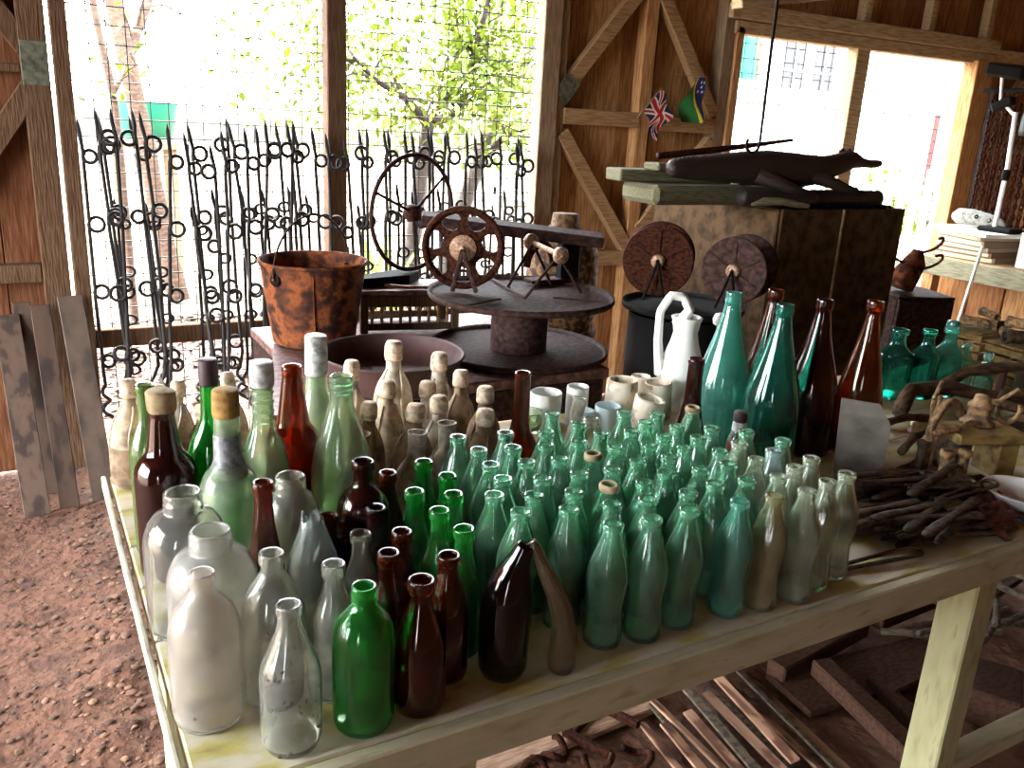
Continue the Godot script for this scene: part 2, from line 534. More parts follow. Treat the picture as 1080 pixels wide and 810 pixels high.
func build_walls() -> void:
	var W := -3.7
	var w := struct("wall_back")
	# boarded panel at the far left, in shade
	var x := -3.0
	while x < 0.13:
		board(w, x, minf(x + 0.21, 0.15), 0.0, 2.8, W - 0.04, M.old_wall)
		x += 0.21
	timber(w, "post", Vector3(0.105, 0, W), Vector3(0.105, 2.8, W), 0.09, 0.06, M.old_post)
	timber(w, "rail", Vector3(-3.0, 0.80, W), Vector3(0.06, 0.80, W), 0.07, 0.05, M.old_post)
	timber(w, "rail", Vector3(-3.0, 1.53, W - 0.005), Vector3(0.06, 1.53, W - 0.005), 0.03, 0.04, M.old_post)
	timber(w, "brace", Vector3(-0.22, 1.02, W + 0.004), Vector3(0.09, 1.47, W + 0.004), 0.075, 0.05, M.old_post)
	timber(w, "brace", Vector3(-0.3, 2.15, W + 0.003), Vector3(0.085, 1.60, W + 0.003), 0.075, 0.05, M.old_post)
	part(w, "gusset_plate", bx(Vector3(0.085, 0.15, 0.004), 0.001), M.zinc_plate, Vector3(0.105, 1.55, W + 0.034))
	# posts of the netted bay
	timber(w, "post", Vector3(0.192, 0, W), Vector3(0.192, 2.8, W), 0.055, 0.08, M.old_post)
	timber(w, "post", Vector3(1.207, 0, W), Vector3(1.207, 2.8, W), 0.082, 0.08, M.old_post)
	timber(w, "post", Vector3(2.235, 0, W), Vector3(2.235, 2.8, W), 0.095, 0.09, M.post)
	timber(w, "rail", Vector3(0.22, 0.525, W - 0.02), Vector3(2.19, 0.525, W - 0.02), 0.075, 0.05, M.old_post)
	# boarded panel with the braces
	var xs := [2.28, 2.485, 2.70, 2.91, 3.10, 3.33]
	for i in xs.size() - 1:
		board(w, xs[i], xs[i + 1], 0.0, 2.8, W - 0.06, [M.board, M.board_pale, M.board_dark, M.board_pale, M.board][i])
	timber(w, "stud", Vector3(2.31, 0, W - 0.01), Vector3(2.31, 2.8, W - 0.01), 0.05, 0.07, M.post)
	timber(w, "stud", Vector3(2.81, 0, W - 0.01), Vector3(2.81, 2.8, W - 0.01), 0.075, 0.07, M.board_pale)
	timber(w, "stud", Vector3(3.315, 0, W - 0.01), Vector3(3.315, 2.8, W - 0.01), 0.07, 0.08, M.post)
	timber(w, "stud", Vector3(3.38, 0, W), Vector3(3.38, 1.97, W), 0.05, 0.09, M.board_pale)
	timber(w, "rail", Vector3(2.33, 1.475, W + 0.005), Vector3(2.78, 1.475, W + 0.005), 0.075, 0.06, M.rail)
	timber(w, "rail", Vector3(2.845, 1.465, W + 0.005), Vector3(3.28, 1.465, W + 0.005), 0.075, 0.06, M.rail)
	timber(w, "rail", Vector3(2.33, 0.78, W + 0.005), Vector3(3.28, 0.78, W + 0.005), 0.075, 0.06, M.rail)
	timber(w, "brace", Vector3(2.32, 1.58, W + 0.01), Vector3(2.80, 2.16, W + 0.01), 0.07, 0.05, M.rail)
	timber(w, "brace", Vector3(3.27, 1.52, W + 0.01), Vector3(2.82, 2.13, W + 0.01), 0.07, 0.05, M.rail)
	timber(w, "brace", Vector3(2.33, 1.40, W + 0.01), Vector3(2.78, 0.83, W + 0.01), 0.07, 0.05, M.rail)
	timber(w, "brace", Vector3(3.28, 1.39, W + 0.01), Vector3(2.84, 0.92, W + 0.01), 0.07, 0.05, M.rail)
	var gp := part(w, "gusset_plate", bx(Vector3(0.09, 0.12, 0.004), 0.001), M.zinc_plate, Vector3(2.335, 1.60, W + 0.038), Vector3(0, 0, -38))
	# the window opening: header, mullion, jamb, sill
	timber(w, "header", Vector3(3.29, 2.04, W + 0.01), Vector3(5.55, 2.04, W + 0.01), 0.075, 0.11, M.header)
	timber(w, "header", Vector3(3.34, 1.966, W), Vector3(5.55, 1.966, W), 0.065, 0.09, M.header)
	timber(w, "mullion", Vector3(4.335, 0.0, W), Vector3(4.335, 1.94, W), 0.11, 0.08, M.header)
	timber(w, "jamb", Vector3(5.42, 0, W + 0.03), Vector3(5.42, 1.95, W + 0.03), 0.17, 0.1, M.board_pale)
	timber(w, "sill", Vector3(3.40, 0.66, W), Vector3(4.28, 0.66, W), 0.08, 0.1, M.rail)
	x = 3.40
	while x < 4.2:
		board(w, x, x + 0.21, 0.0, 0.62, W - 0.06, M.board)
		x += 0.21
	# boards above the header
	x = 3.33
	var k := 0
	while x < 6.3:
		board(w, x, x + 0.2, 2.06, 2.9, W - 0.06, [M.board, M.board_dark, M.board_pale][k % 3])
		x += 0.2
		k += 1
	for sx in [3.60, 4.33, 4.90, 5.46]:
		timber(w, "stud", Vector3(sx, 2.06, W), Vector3(sx, 2.9, W), 0.055, 0.06, M.header)
	# boards to the right of the window
	x = 5.50
	while x < 6.3:
		board(w, x, x + 0.2, 0.0, 2.06, W - 0.06, [M.board, M.board_dark][k % 2])
		x += 0.2
		k += 1
	timber(w, "stud", Vector3(5.54, 0, W), Vector3(5.54, 2.06, W), 0.06, 0.08, M.board_pale)
	timber(w, "rail", Vector3(5.57, 1.42, W), Vector3(6.3, 1.42, W), 0.07, 0.06, M.rail)
	timber(w, "brace", Vector3(5.58, 1.46, W + 0.01), Vector3(6.1, 2.02, W + 0.01), 0.07, 0.05, M.rail)
	timber(w, "brace", Vector3(5.58, 1.38, W + 0.01), Vector3(5.9, 0.70, W + 0.01), 0.07, 0.05, M.rail)
	timber(w, "rail", Vector3(5.57, 2.0, W + 0.01), Vector3(6.3, 2.0, W + 0.01), 0.07, 0.06, M.header)
	# lintel over the netted bay, above the frame
	timber(w, "header", Vector3(0.15, 2.55, W), Vector3(2.3, 2.55, W), 0.1, 0.08, M.rail)
	# tarred sheathing behind the boards
	for q in [[-3.0, 0.15, 0.0, 2.8, W - 0.055], [2.28, 3.33, 0.0, 2.8, W - 0.075], [3.33, 6.3, 2.06, 2.9, W - 0.075], [3.38, 4.28, 0.0, 0.62, W - 0.075], [5.46, 6.3, 0.0, 2.06, W - 0.075]]:
		part(w, "sheathing", bx(Vector3(q[1] - q[0], q[3] - q[2], 0.006), 0.001), M.black_iron, Vector3((q[0] + q[1]) / 2, (q[2] + q[3]) / 2, q[4]))
	# wire netting, 65 mm squares
	netting("window_1", 0.22, 2.19, 0.05, 2.5, W - 0.03, 0.066)
	netting("window_2", 3.41, 5.34, 0.7, 1.94, W - 0.03, 0.075)
	# the other walls and the roof
	struct("wall_right", G.new().box(Vector3(0.06, 2.9, 6.6), Vector3(6.3, 1.45, -0.5), 0.005).done(), M.board)
	var wl := struct("wall_left")
	part(wl, "panel", bx(Vector3(0.06, 2.9, 0.3)), M.old_wall, Vector3(-3.0, 1.45, -3.65))
	part(wl, "panel", bx(Vector3(0.06, 0.4, 3.1)), M.old_wall, Vector3(-3.0, 2.7, -1.95))
	part(wl, "panel", bx(Vector3(0.06, 2.9, 3.25)), M.old_wall, Vector3(-3.0, 1.45, 1.18))
	var wf := struct("wall_front")
	part(wf, "panel", bx(Vector3(9.0, 2.9, 0.06)), M.old_wall, Vector3(1.85, 1.45, 2.8))
	part(wf, "panel", bx(Vector3(0.4, 0.7, 0.06)), M.old_wall, Vector3(-2.85, 2.55, 2.8))
	struct("ceiling", G.new().box(Vector3(10.4, 0.06, 7.6), Vector3(1.65, 2.95, -0.6), 0.005).done(), M.old_wall)
	# a tie beam that dips into view over the window
	struct("trim_1", beam(Vector3(2.36, 1.905, -2.6), Vector3(3.4, 2.08, -2.6), 0.055, 0.06), M.header)


func netting(called: String, x0: float, x1: float, y0: float, y1: float, z: float, pitch: float) -> void:
	var o := struct(called)
	var g := G.new()
	var x := x0
	while x <= x1:
		g.tube([Vector3(x, y0, z), Vector3(x + rng.randf_range(-0.004, 0.004), (y0 + y1) / 2, z + rng.randf_range(-0.006, 0.006)), Vector3(x, y1, z)], 0.0025, 4, false)
		x += pitch
	var y := y0
	while y <= y1:
		g.tube([Vector3(x0, y, z + 0.002), Vector3((x0 + x1) / 2, y + rng.randf_range(-0.004, 0.004), z + 0.002), Vector3(x1, y, z + 0.002)], 0.0025, 4, false)
		y += pitch
	var m := part(o, "wire_netting", g.done(), M.wire)
	m.set_meta("kind", "stuff")


func build_table() -> void:
	var t := thing("trestle_table", "long cream-painted plank table with algae stains, crowded with old bottles", "table", Vector3(0.095, 0, -0.797))
	var zs := [0.0, -0.155, -0.318, -0.47, -0.61, -0.755, -0.93]
	for i in 6:
		part(t, "plank", bx(Vector3(3.3, 0.026, absf(zs[i + 1] - zs[i]) - 0.004), 0.003), M.table_top, Vector3(1.66, 0.737, (zs[i] + zs[i + 1]) / 2))
	part(t, "edge_strip", bx(Vector3(0.008, 0.024, 0.93), 0.002), M.table_edge, Vector3(-0.001, 0.7385, -0.465))
	part(t, "apron", bx(Vector3(3.28, 0.058, 0.022), 0.003), M.table_frame, Vector3(1.66, 0.7205, 0.010))
	part(t, "apron", bx(Vector3(3.28, 0.06, 0.022), 0.003), M.table_frame, Vector3(1.66, 0.693, -0.915))
	part(t, "apron", bx(Vector3(0.022, 0.06, 0.87), 0.003), M.table_frame, Vector3(0.03, 0.693, -0.465))
	for q in [[0.325, -0.055], [1.455, -0.055], [1.455, -0.87], [0.10, -0.30], [0.10, -0.87], [3.2, -0.055], [3.2, -0.87]]:
		part(t, "leg", bx(Vector3(0.065, 0.73, 0.075), 0.004), M.table_leg, Vector3(q[0], 0.358, q[1]))
	part(t, "stretcher", bx(Vector3(1.7, 0.035, 0.05), 0.003), M.table_frame, Vector3(2.33, 0.195, -0.05))


const PICKETS_A := [[0.217, 1.372], [0.259, 1.397], [0.279, 1.411], [0.323, 1.416], [0.378, 1.386], [0.390, 1.413], [0.432, 1.409], [0.508, 1.368], [0.576, 1.371], [0.584, 1.337], [0.666, 1.301], [0.683, 1.358], [0.733, 1.399], [0.754, 1.386], [0.793, 1.366], [0.843, 1.401], [0.864, 1.373], [0.926, 1.390], [0.944, 1.394], [0.964, 1.392], [1.016, 1.398], [1.070, 1.378], [1.096, 1.356]]
const PICKETS_B := [[1.222, 1.335], [1.258, 1.378], [1.280, 1.386], [1.364, 1.386], [1.415, 1.384], [1.454, 1.386], [1.498, 1.380], [1.550, 1.394], [1.600, 1.388], [1.654, 1.378], [1.670, 1.391], [1.732, 1.397], [1.811, 1.372], [1.855, 1.394], [1.919, 1.380], [2.016, 1.354], [2.048, 1.376], [2.064, 1.360]]


func leaf_mesh(l: float, w: float) -> ArrayMesh:
	var g := G.new()
	var rows := []
	for i in 5:
		var t := i / 4.0
		var h := w * sin(PI * pow(t, 0.8)) / 2.0 + 0.0005
		var dy := -0.25 * l * t * t
		rows.append(PackedVector3Array([Vector3(-h, dy + h * 0.35, t * l), Vector3(0, dy, t * l), Vector3(h, dy + h * 0.35, t * l)]))
	return g.grid(rows, false).done()


func scatter(parent: Node3D, called: String, mesh: Mesh, m: Material, spots: Array, tint: Array, flat := 1.0) -> MultiMeshInstance3D:
	var mm := MultiMesh.new()
	mm.transform_format = MultiMesh.TRANSFORM_3D
	mm.use_colors = true
	mm.mesh = mesh
	mm.instance_count = spots.size()
	for i in spots.size():
		var s := rng.randf_range(0.6, 1.25)
		mm.set_instance_transform(i, Transform3D(Basis.from_euler(Vector3(rng.randf_range(-1.2, 1.0) * flat, rng.randf() * TAU, rng.randf_range(-0.9, 0.9) * flat)).scaled(Vector3(s, s, s)), spots[i]))
		mm.set_instance_color(i, tint[rng.randi() % tint.size()])
	var o := MultiMeshInstance3D.new()
	o.name = called
	o.multimesh = mm
	o.material_override = m
	parent.add_child(o, true)
	o.set_meta("kind", "stuff")
	return o


func limb(g: G, pts: Array, r0: float, r1: float) -> void:
	var c := Curve3D.new()
	for i in pts.size():
		var d: Vector3 = (pts[mini(i + 1, pts.size() - 1)] - pts[maxi(i - 1, 0)]) * 0.17
		c.add_point(pts[i], -d, d)
	var path := []
	var rad := []
	var m := 14
	for i in m + 1:
		path.append(c.sample_baked(c.get_baked_length() * i / m))
		rad.append(lerpf(r0, r1, float(i) / m) * (1.0 + 0.08 * sin(i * 2.3)))
	g.tube(path, rad, 8)


func tree(label: String, trunk: Array, branches: Array, r: float, m: Material, n: int, spread: float, leaf: Mesh, lm: Material, tints: Array, extra: Array) -> void:
	var t := thing("tree", label, "tree", trunk[0], Vector3.ZERO, "")
	var off: Vector3 = trunk[0]
	var sub := func(a: Array) -> Array: return a.map(func(q): return q - off)
	var g := G.new()
	limb(g, sub.call(trunk), r, r * 0.7)
	part(t, "trunk", g.done(), m)
	var spots := []
	for b in branches:
		g = G.new()
		limb(g, sub.call(b), r * 0.55, r * 0.16)
		part(t, "branch", g.done(), m)
		# twigs, with leaves along them
		for k in 12:
			var i := rng.randi_range(0, b.size() - 2)
			var a: Vector3 = b[i].lerp(b[i + 1], rng.randf()) - off
			var e := a + Vector3(rng.randf_range(-1, 1), rng.randf_range(-0.25, 0.8), rng.randf_range(-1, 1)) * spread
			g = G.new()
			limb(g, [a, a.lerp(e, 0.5) + Vector3(0, 0.06, 0), e], r * 0.17, r * 0.05)
			part(t, "twig", g.done(), m)
			for q in n / (branches.size() * 12):
				spots.append(a.lerp(e, rng.randf_range(0.25, 1.1)) + Vector3(rng.randfn(0, 0.12), rng.randfn(0, 0.12), rng.randfn(0, 0.12)))
	for e in extra:
		for q in int(e[2]):
			spots.append(Vector3(rng.randf_range(e[0].x, e[1].x), rng.randf_range(e[0].y, e[1].y), rng.randf_range(e[0].z, e[1].z)) - off)
	scatter(t, "foliage", leaf, lm, spots, tints)


func build_outdoors() -> void:
	var bark := mat("bark", Color(0.24, 0.19, 0.15), 0.9, 0, noise_tex(71, 0.03, [[0.0, Color(0.5, 0.5, 0.5)], [1.0, Color(1, 1, 1)]], 128, 4), Vector3(6, 2, 6))
	var bark2 := mat("bark_pale", Color(0.40, 0.30, 0.23), 0.9, 0, bark.albedo_texture, Vector3(3, 8, 3))
	var lm := mat("leaf", Color(0.36, 0.44, 0.06), 0.7)
	lm.vertex_color_use_as_albedo = true
	lm.backlight_enabled = true
	lm.backlight = Color(0.42, 0.42, 0.05)
	var tints := [Color(1, 1, 1), Color(1.3, 1.15, 0.8), Color(0.7, 0.8, 0.8), Color(1.15, 1.05, 0.5), Color(0.85, 0.95, 0.9)]
	var leaf := leaf_mesh(0.075, 0.04)
	tree("slender tree with forked trunk and sunlit yellow-green leaves behind the netting", [
		Vector3(2.74, -0.1, -6.6), Vector3(2.78, 0.16, -6.60), Vector3(2.84, 0.74, -6.60), Vector3(2.92, 1.37, -6.60)], [
		[Vector3(2.92, 1.37, -6.60), Vector3(3.17, 1.61, -6.80), Vector3(3.30, 1.98, -6.90), Vector3(3.23, 2.47, -6.90)],
		[Vector3(2.92, 1.36, -6.60), Vector3(2.62, 1.56, -6.40), Vector3(2.39, 1.64, -6.30), Vector3(2.16, 1.80, -6.20)],
		[Vector3(2.95, 1.39, -6.60), Vector3(3.22, 1.47, -6.70), Vector3(3.39, 1.76, -6.80), Vector3(3.61, 2.22, -6.80), Vector3(3.73, 2.67, -6.90)],
		[Vector3(3.37, 1.72, -6.80), Vector3(3.31, 1.90, -6.60), Vector3(3.34, 2.44, -6.40)]],
		0.075, bark, 2000, 0.55, leaf, lm, tints, [[Vector3(2.0, 1.35, -7.4), Vector3(4.2, 2.9, -5.8), 1900]])
	tree("leaning tree with mossy limbs beside the boarded panel, beyond the netting", [
		Vector3(3.58, -0.1, -7.60), Vector3(3.65, 0.31, -7.60), Vector3(3.90, 1.03, -7.60), Vector3(4.24, 1.57, -7.80), Vector3(4.58, 2.12, -7.90), Vector3(4.93, 2.59, -8.00)], [
		[Vector3(4.13, 1.56, -7.60), Vector3(3.82, 1.96, -7.40), Vector3(3.63, 2.40, -7.20)],
		[Vector3(3.90, 1.03, -7.60), Vector3(4.13, 1.31, -7.40), Vector3(4.42, 1.42, -7.20)]],
		0.085, bark, 1400, 0.6, leaf, lm, tints, [[Vector3(2.6, 0.9, -10.5), Vector3(6.8, 3.4, -8.5), 4200]])
	tree("pale slanting trunk seen between the screw pickets nearest the corner post", [
		Vector3(1.06, -0.1, -7.20), Vector3(0.97, 0.42, -7.20), Vector3(0.89, 1.06, -7.20), Vector3(0.80, 1.7, -7.20), Vector3(0.66, 2.6, -7.2)], [
		[Vector3(0.80, 1.70, -7.20), Vector3(1.1, 2.4, -7.4), Vector3(1.3, 3.0, -7.5)]],
		0.085, bark2, 60, 0.6, leaf, lm, tints, [[Vector3(1.5, 1.2, -8.2), Vector3(2.6, 2.6, -6.6), 420]])
	tree("thin leaning sapling with few leaves close to the corner post", [
		Vector3(0.62, -0.1, -6.2), Vector3(0.61, 0.99, -6.2), Vector3(0.59, 1.51, -6.2), Vector3(0.53, 1.89, -6.2), Vector3(0.49, 2.5, -6.2)], [
		[Vector3(0.59, 1.45, -6.2), Vector3(0.68, 1.6, -6.2), Vector3(0.75, 1.65, -6.2)]],
		0.03, bark2, 36, 0.15, leaf, lm, tints, [])
	# fallen leaves outside the netting
	var litter := mat("dry_leaf", Color(0.36, 0.27, 0.24), 0.9)
	litter.vertex_color_use_as_albedo = true
	var spots := []
	for k in 3000:
		spots.append(Vector3(rng.randf_range(0.0, 3.2), -0.06 + rng.randf() * 0.03, rng.randf_range(-6.5, -3.8)))
	var o := scatter(self, "fallen_leaves", leaf_mesh(0.09, 0.05), litter, spots, [Color(1, 1, 1), Color(0.5, 0.4, 0.36), Color(1.3, 1.2, 1.2), Color(0.75, 0.6, 0.5)], 0.35)
	tag(o, "dry fallen leaves carpeting the ground outside the netted wall", "leaves")
	# strappy green plant at the foot of the tree
	var sp := thing("strap_leaf_plant", "clump of bright green strap leaves at the foot of the forked tree", "plant", Vector3(2.3, -0.08, -6.0))
	var blade := leaf_mesh(0.75, 0.06)
	for k in 11:
		part(sp, "leaf", blade, lm, Vector3(rng.randf_range(-0.1, 0.1), 0, rng.randf_range(-0.1, 0.1)), Vector3(rng.randf_range(-80, -55), k * 33.0, 0))
	solo("plastic_tub", "turquoise plastic tub standing outdoors beyond the pickets by the corner post", "tub", G.new().lathe([[0.0, 0.0], [0.20, 0.0], [0.25, 0.30], [0.26, 0.30], [0.26, 0.285], [0.21, 0.02], [0.0, 0.02]], 24).done(), mat("turquoise", Color(0.02, 0.42, 0.32), 0.5), Vector3(1.0, 1.12, -8.0))
	var st := thing("tub_stand", "weathered stool carrying the turquoise tub outdoors", "stool", Vector3(0.97, -0.07, -8.0))
	part(st, "seat", bx(Vector3(0.5, 0.05, 0.5)), M.post, Vector3(0, 1.145, 0))
	for q in [[-1, -1], [1, -1], [-1, 1], [1, 1]]:
		part(st, "leg", bx(Vector3(0.05, 1.12, 0.05)), M.post, Vector3(q[0] * 0.2, 0.56, q[1] * 0.2))
	# white house beyond the window, with a veranda and a picket fence before it
	var white := mat("limewash", Color(0.74, 0.74, 0.72), 0.9)
	var pane := mat("dark_pane", Color(0.05, 0.055, 0.07), 0.6)
	var h := thing("house", "white weatherboard house with two dark windows beyond the window opening", "house", Vector3(12.0, -0.07, -11.2))
	part(h, "wall", bx(Vector3(12, 5.0, 0.2)), white, Vector3(0, 2.5, 0))
	for wx in [-0.55, 0.15]:
		var f := part(h, "window", bx(Vector3(0.62, 0.95, 0.08)), white, Vector3(wx, 2.62, 0.11))
		part(f, "pane", bx(Vector3(0.46, 0.8, 0.04)), pane, Vector3(0, 0, 0.035))
		part(f, "glazing_bar", bx(Vector3(0.03, 0.8, 0.03)), white, Vector3(0, 0, 0.06))
		part(f, "glazing_bar", bx(Vector3(0.46, 0.03, 0.03)), white, Vector3(0, -0.12, 0.06))
	part(h, "ledge", bx(Vector3(12, 0.08, 0.3)), white, Vector3(0, 2.05, 0.2))
	var vm := mat("veranda_red", Color(0.28, 0.09, 0.08), 0.8)
	for k in 9:
		part(h, "veranda_post", bx(Vector3(0.07, 1.4, 0.07)), vm if k % 2 == 0 else white, Vector3(-5.0 + k * 1.2, 1.25, 1.0))
	part(h, "veranda_floor", bx(Vector3(12, 0.12, 1.2)), white, Vector3(0, 0.5, 0.6))
	var fe := thing("picket_fence", "low white picket fence outdoors under the crocodile's snout", "fence", Vector3(8.3, -0.07, -7.0))
	for k in 17:
		part(fe, "picket", bx(Vector3(0.12, 1.15, 0.03)), white, Vector3(-1.6 + k * 0.24, 0.6, 0))
	part(fe, "fence_rail", bx(Vector3(4.4, 0.06, 0.04)), white, Vector3(0.3, 0.35, -0.03))
	part(fe, "fence_rail", bx(Vector3(4.4, 0.06, 0.04)), white, Vector3(0.3, 0.95, -0.03))
	var hb := thing("hedge", "green hedge growing behind the white picket fence", "hedge", Vector3(8.5, -0.07, -7.8))
	spots = []
	for k in 900:
		spots.append(Vector3(rng.randf_range(-1.8, 2.4), rng.randf_range(0.2, 1.1), rng.randf_range(-0.3, 0.3)))
	scatter(hb, "foliage", leaf_mesh(0.14, 0.08), lm, spots, tints)
	var net := thing("shade_net", "teal shade net hung outdoors at the upper corner of the window", "net", Vector3(7.45, -0.07, -8.2))
	var rows := []
	for i in 9:
		var r := PackedVector3Array()
		for j in 13:
			r.append(Vector3(j * 0.075 - 0.45, 2.1 + i * 0.1, 0.05 * sin(j * 1.3 + i * 0.3)))
		rows.append(r)
	part(net, "cloth", G.new().grid(rows, false).done(), mat("teal_net", Color(0.12, 0.40, 0.35), 0.9))
	for sx in [-0.47, 0.47]:
		part(net, "pole", bx(Vector3(0.05, 3.0, 0.05)), M.post, Vector3(sx, 1.5, 0))
	build_pickets()


func picket_mesh(k: int) -> ArrayMesh:
	# a corkscrew iron with a pointed tip and four wire eyes
	var g := G.new()
	var path := []
	var rad := []
	var side := 1.0 if k % 3 != 1 else -1.0
	for i in 26:
		var t := i / 25.0
		path.append(Vector3(0.017 * cos(t * TAU * 1.8) * (1.0 - t * 0.4), t * 0.13, 0.017 * sin(t * TAU * 1.8)))
		rad.append(0.0074)
	var x := 0.004 * k
	var ys := [0.235, 0.495, 0.775, 1.035]
	for e in ys.size():
		var y: float = ys[e] + 0.018 * sin(k * 2.1 + e * 1.7)
		var r := 0.023 + 0.002 * ((k + e) % 3)
		path.append(Vector3(x, y - 0.05, 0))
		rad.append(0.0074)
		for i in 15:
			var a := PI + TAU * 1.06 * i / 14.0
			path.append(Vector3(x + side * (r + r * cos(a)), y - side * 0.0 - r * sin(a), 0.012 * i / 14.0))
			rad.append(0.0070)
		x += 0.006 * sin(k * 1.3 + e)
	path.append(Vector3(x - 0.004, 1.10, 0.004))
	rad.append(0.0080)
	path.append(Vector3(x - 0.006, 1.125, 0.002))
	rad.append(0.0072)
	path.append(Vector3(x - 0.008, 1.155, 0))
	rad.append(0.0008)
	g.tube(path, rad, 6)
	return g.done()


func build_pickets() -> void:
	var ms := []
	for k in 7:
		ms.append(picket_mesh(k))
	# shorter ones hung lower, between the others
	var low := [0.33, 0.47, 0.60, 0.69, 0.78, 0.93, 1.02, 1.10, 1.34, 1.45, 1.58, 1.70, 1.82, 1.95, 2.05]
	for i in low.size():
		var o := solo("short_picket", "shorter iron picket hung low behind the others, %s from the corner post" % words(i), "picket", ms[(i * 3) % 7], M.picket_iron, Vector3(low[i], 0.22, -3.665), Vector3(0, 0, rng.randf_range(-1.0, 3.0)), "short pickets")
		o.scale = Vector3(0.95, rng.randf_range(0.72, 0.82), 0.5)
	var lists := [PICKETS_A, PICKETS_B]
	for b in 2:
		for i in lists[b].size():
			var q: Array = lists[b][i]
			var lean := rng.randf_range(-0.5, 3.4) if i % 4 != 3 else rng.randf_range(-2.5, 0.5)
			var c := cos(deg_to_rad(lean))
			var at := Vector3(q[0] + 1.155 * sin(deg_to_rad(lean)), q[1] - 1.155 * c, -3.63 + 0.04 * (i % 4 if i < 15 or b == 0 else i % 2))
			var where := "iron screw picket hung on the netting, %s from the corner post" % words(i) if b == 0 else "iron screw picket hung beyond the middle post, %s from that post" % words(i)
			solo("screw_picket", where, "picket", ms[(i * 5 + b) % 7], M.picket_iron, at, Vector3(0, rng.randf_range(-10, 10), lean), "screw pickets")


const COKE := [[0.615,-1.230,0],[0.619,-1.169,0],[0.609,-1.107,0],[0.700,-1.220,0],[0.679,-1.158,0],[0.668,-1.094,0],[0.603,-1.047,0],[0.562,-1.002,0],[0.568,-0.942,0],[0.618,-0.980,0],[0.661,-1.028,0],[0.728,-1.085,0],[0.739,-1.149,0],[0.772,-1.200,0],[0.833,-1.277,0],[0.850,-1.219,0],[0.799,-1.142,0],[0.721,-1.025,0],[0.678,-0.970,0],[0.640,-0.923,0],[0.857,-1.159,0],[0.788,-1.080,4],[0.846,-1.096,0],[0.781,-1.016,0],[0.738,-0.967,4],[0.704,-0.911,0],[0.668,-0.858,0],[0.917,-1.151,0],[0.967,-1.240,0],[0.970,-1.179,0],[1.023,-1.211,0],[0.840,-1.029,0],[0.905,-1.083,0],[0.797,-0.956,0],[0.764,-0.903,0],[0.730,-0.846,0],[0.960,-1.109,0],[0.900,-1.023,0],[0.856,-0.971,0],[1.016,-1.140,0],[1.109,-1.209,4],[0.954,-1.048,0],[1.011,-1.077,0],[0.916,-0.964,0],[0.838,-0.898,0],[0.798,-0.853,0],[1.072,-1.109,0],[1.004,-1.014,0],[1.121,-1.073,0],[1.063,-1.029,1],[0.976,-0.961,0],[0.898,-0.907,0],[0.959,-0.903,0],[0.889,-0.845,0],[1.037,-0.960,1],[1.095,-0.977,3],[1.151,-1.011,0],[1.018,-0.890,1],[0.950,-0.837,2],[1.075,-0.910,1],[1.132,-0.927,1],[1.017,-0.830,1],[1.076,-0.847,1],[1.135,-0.858,1]]
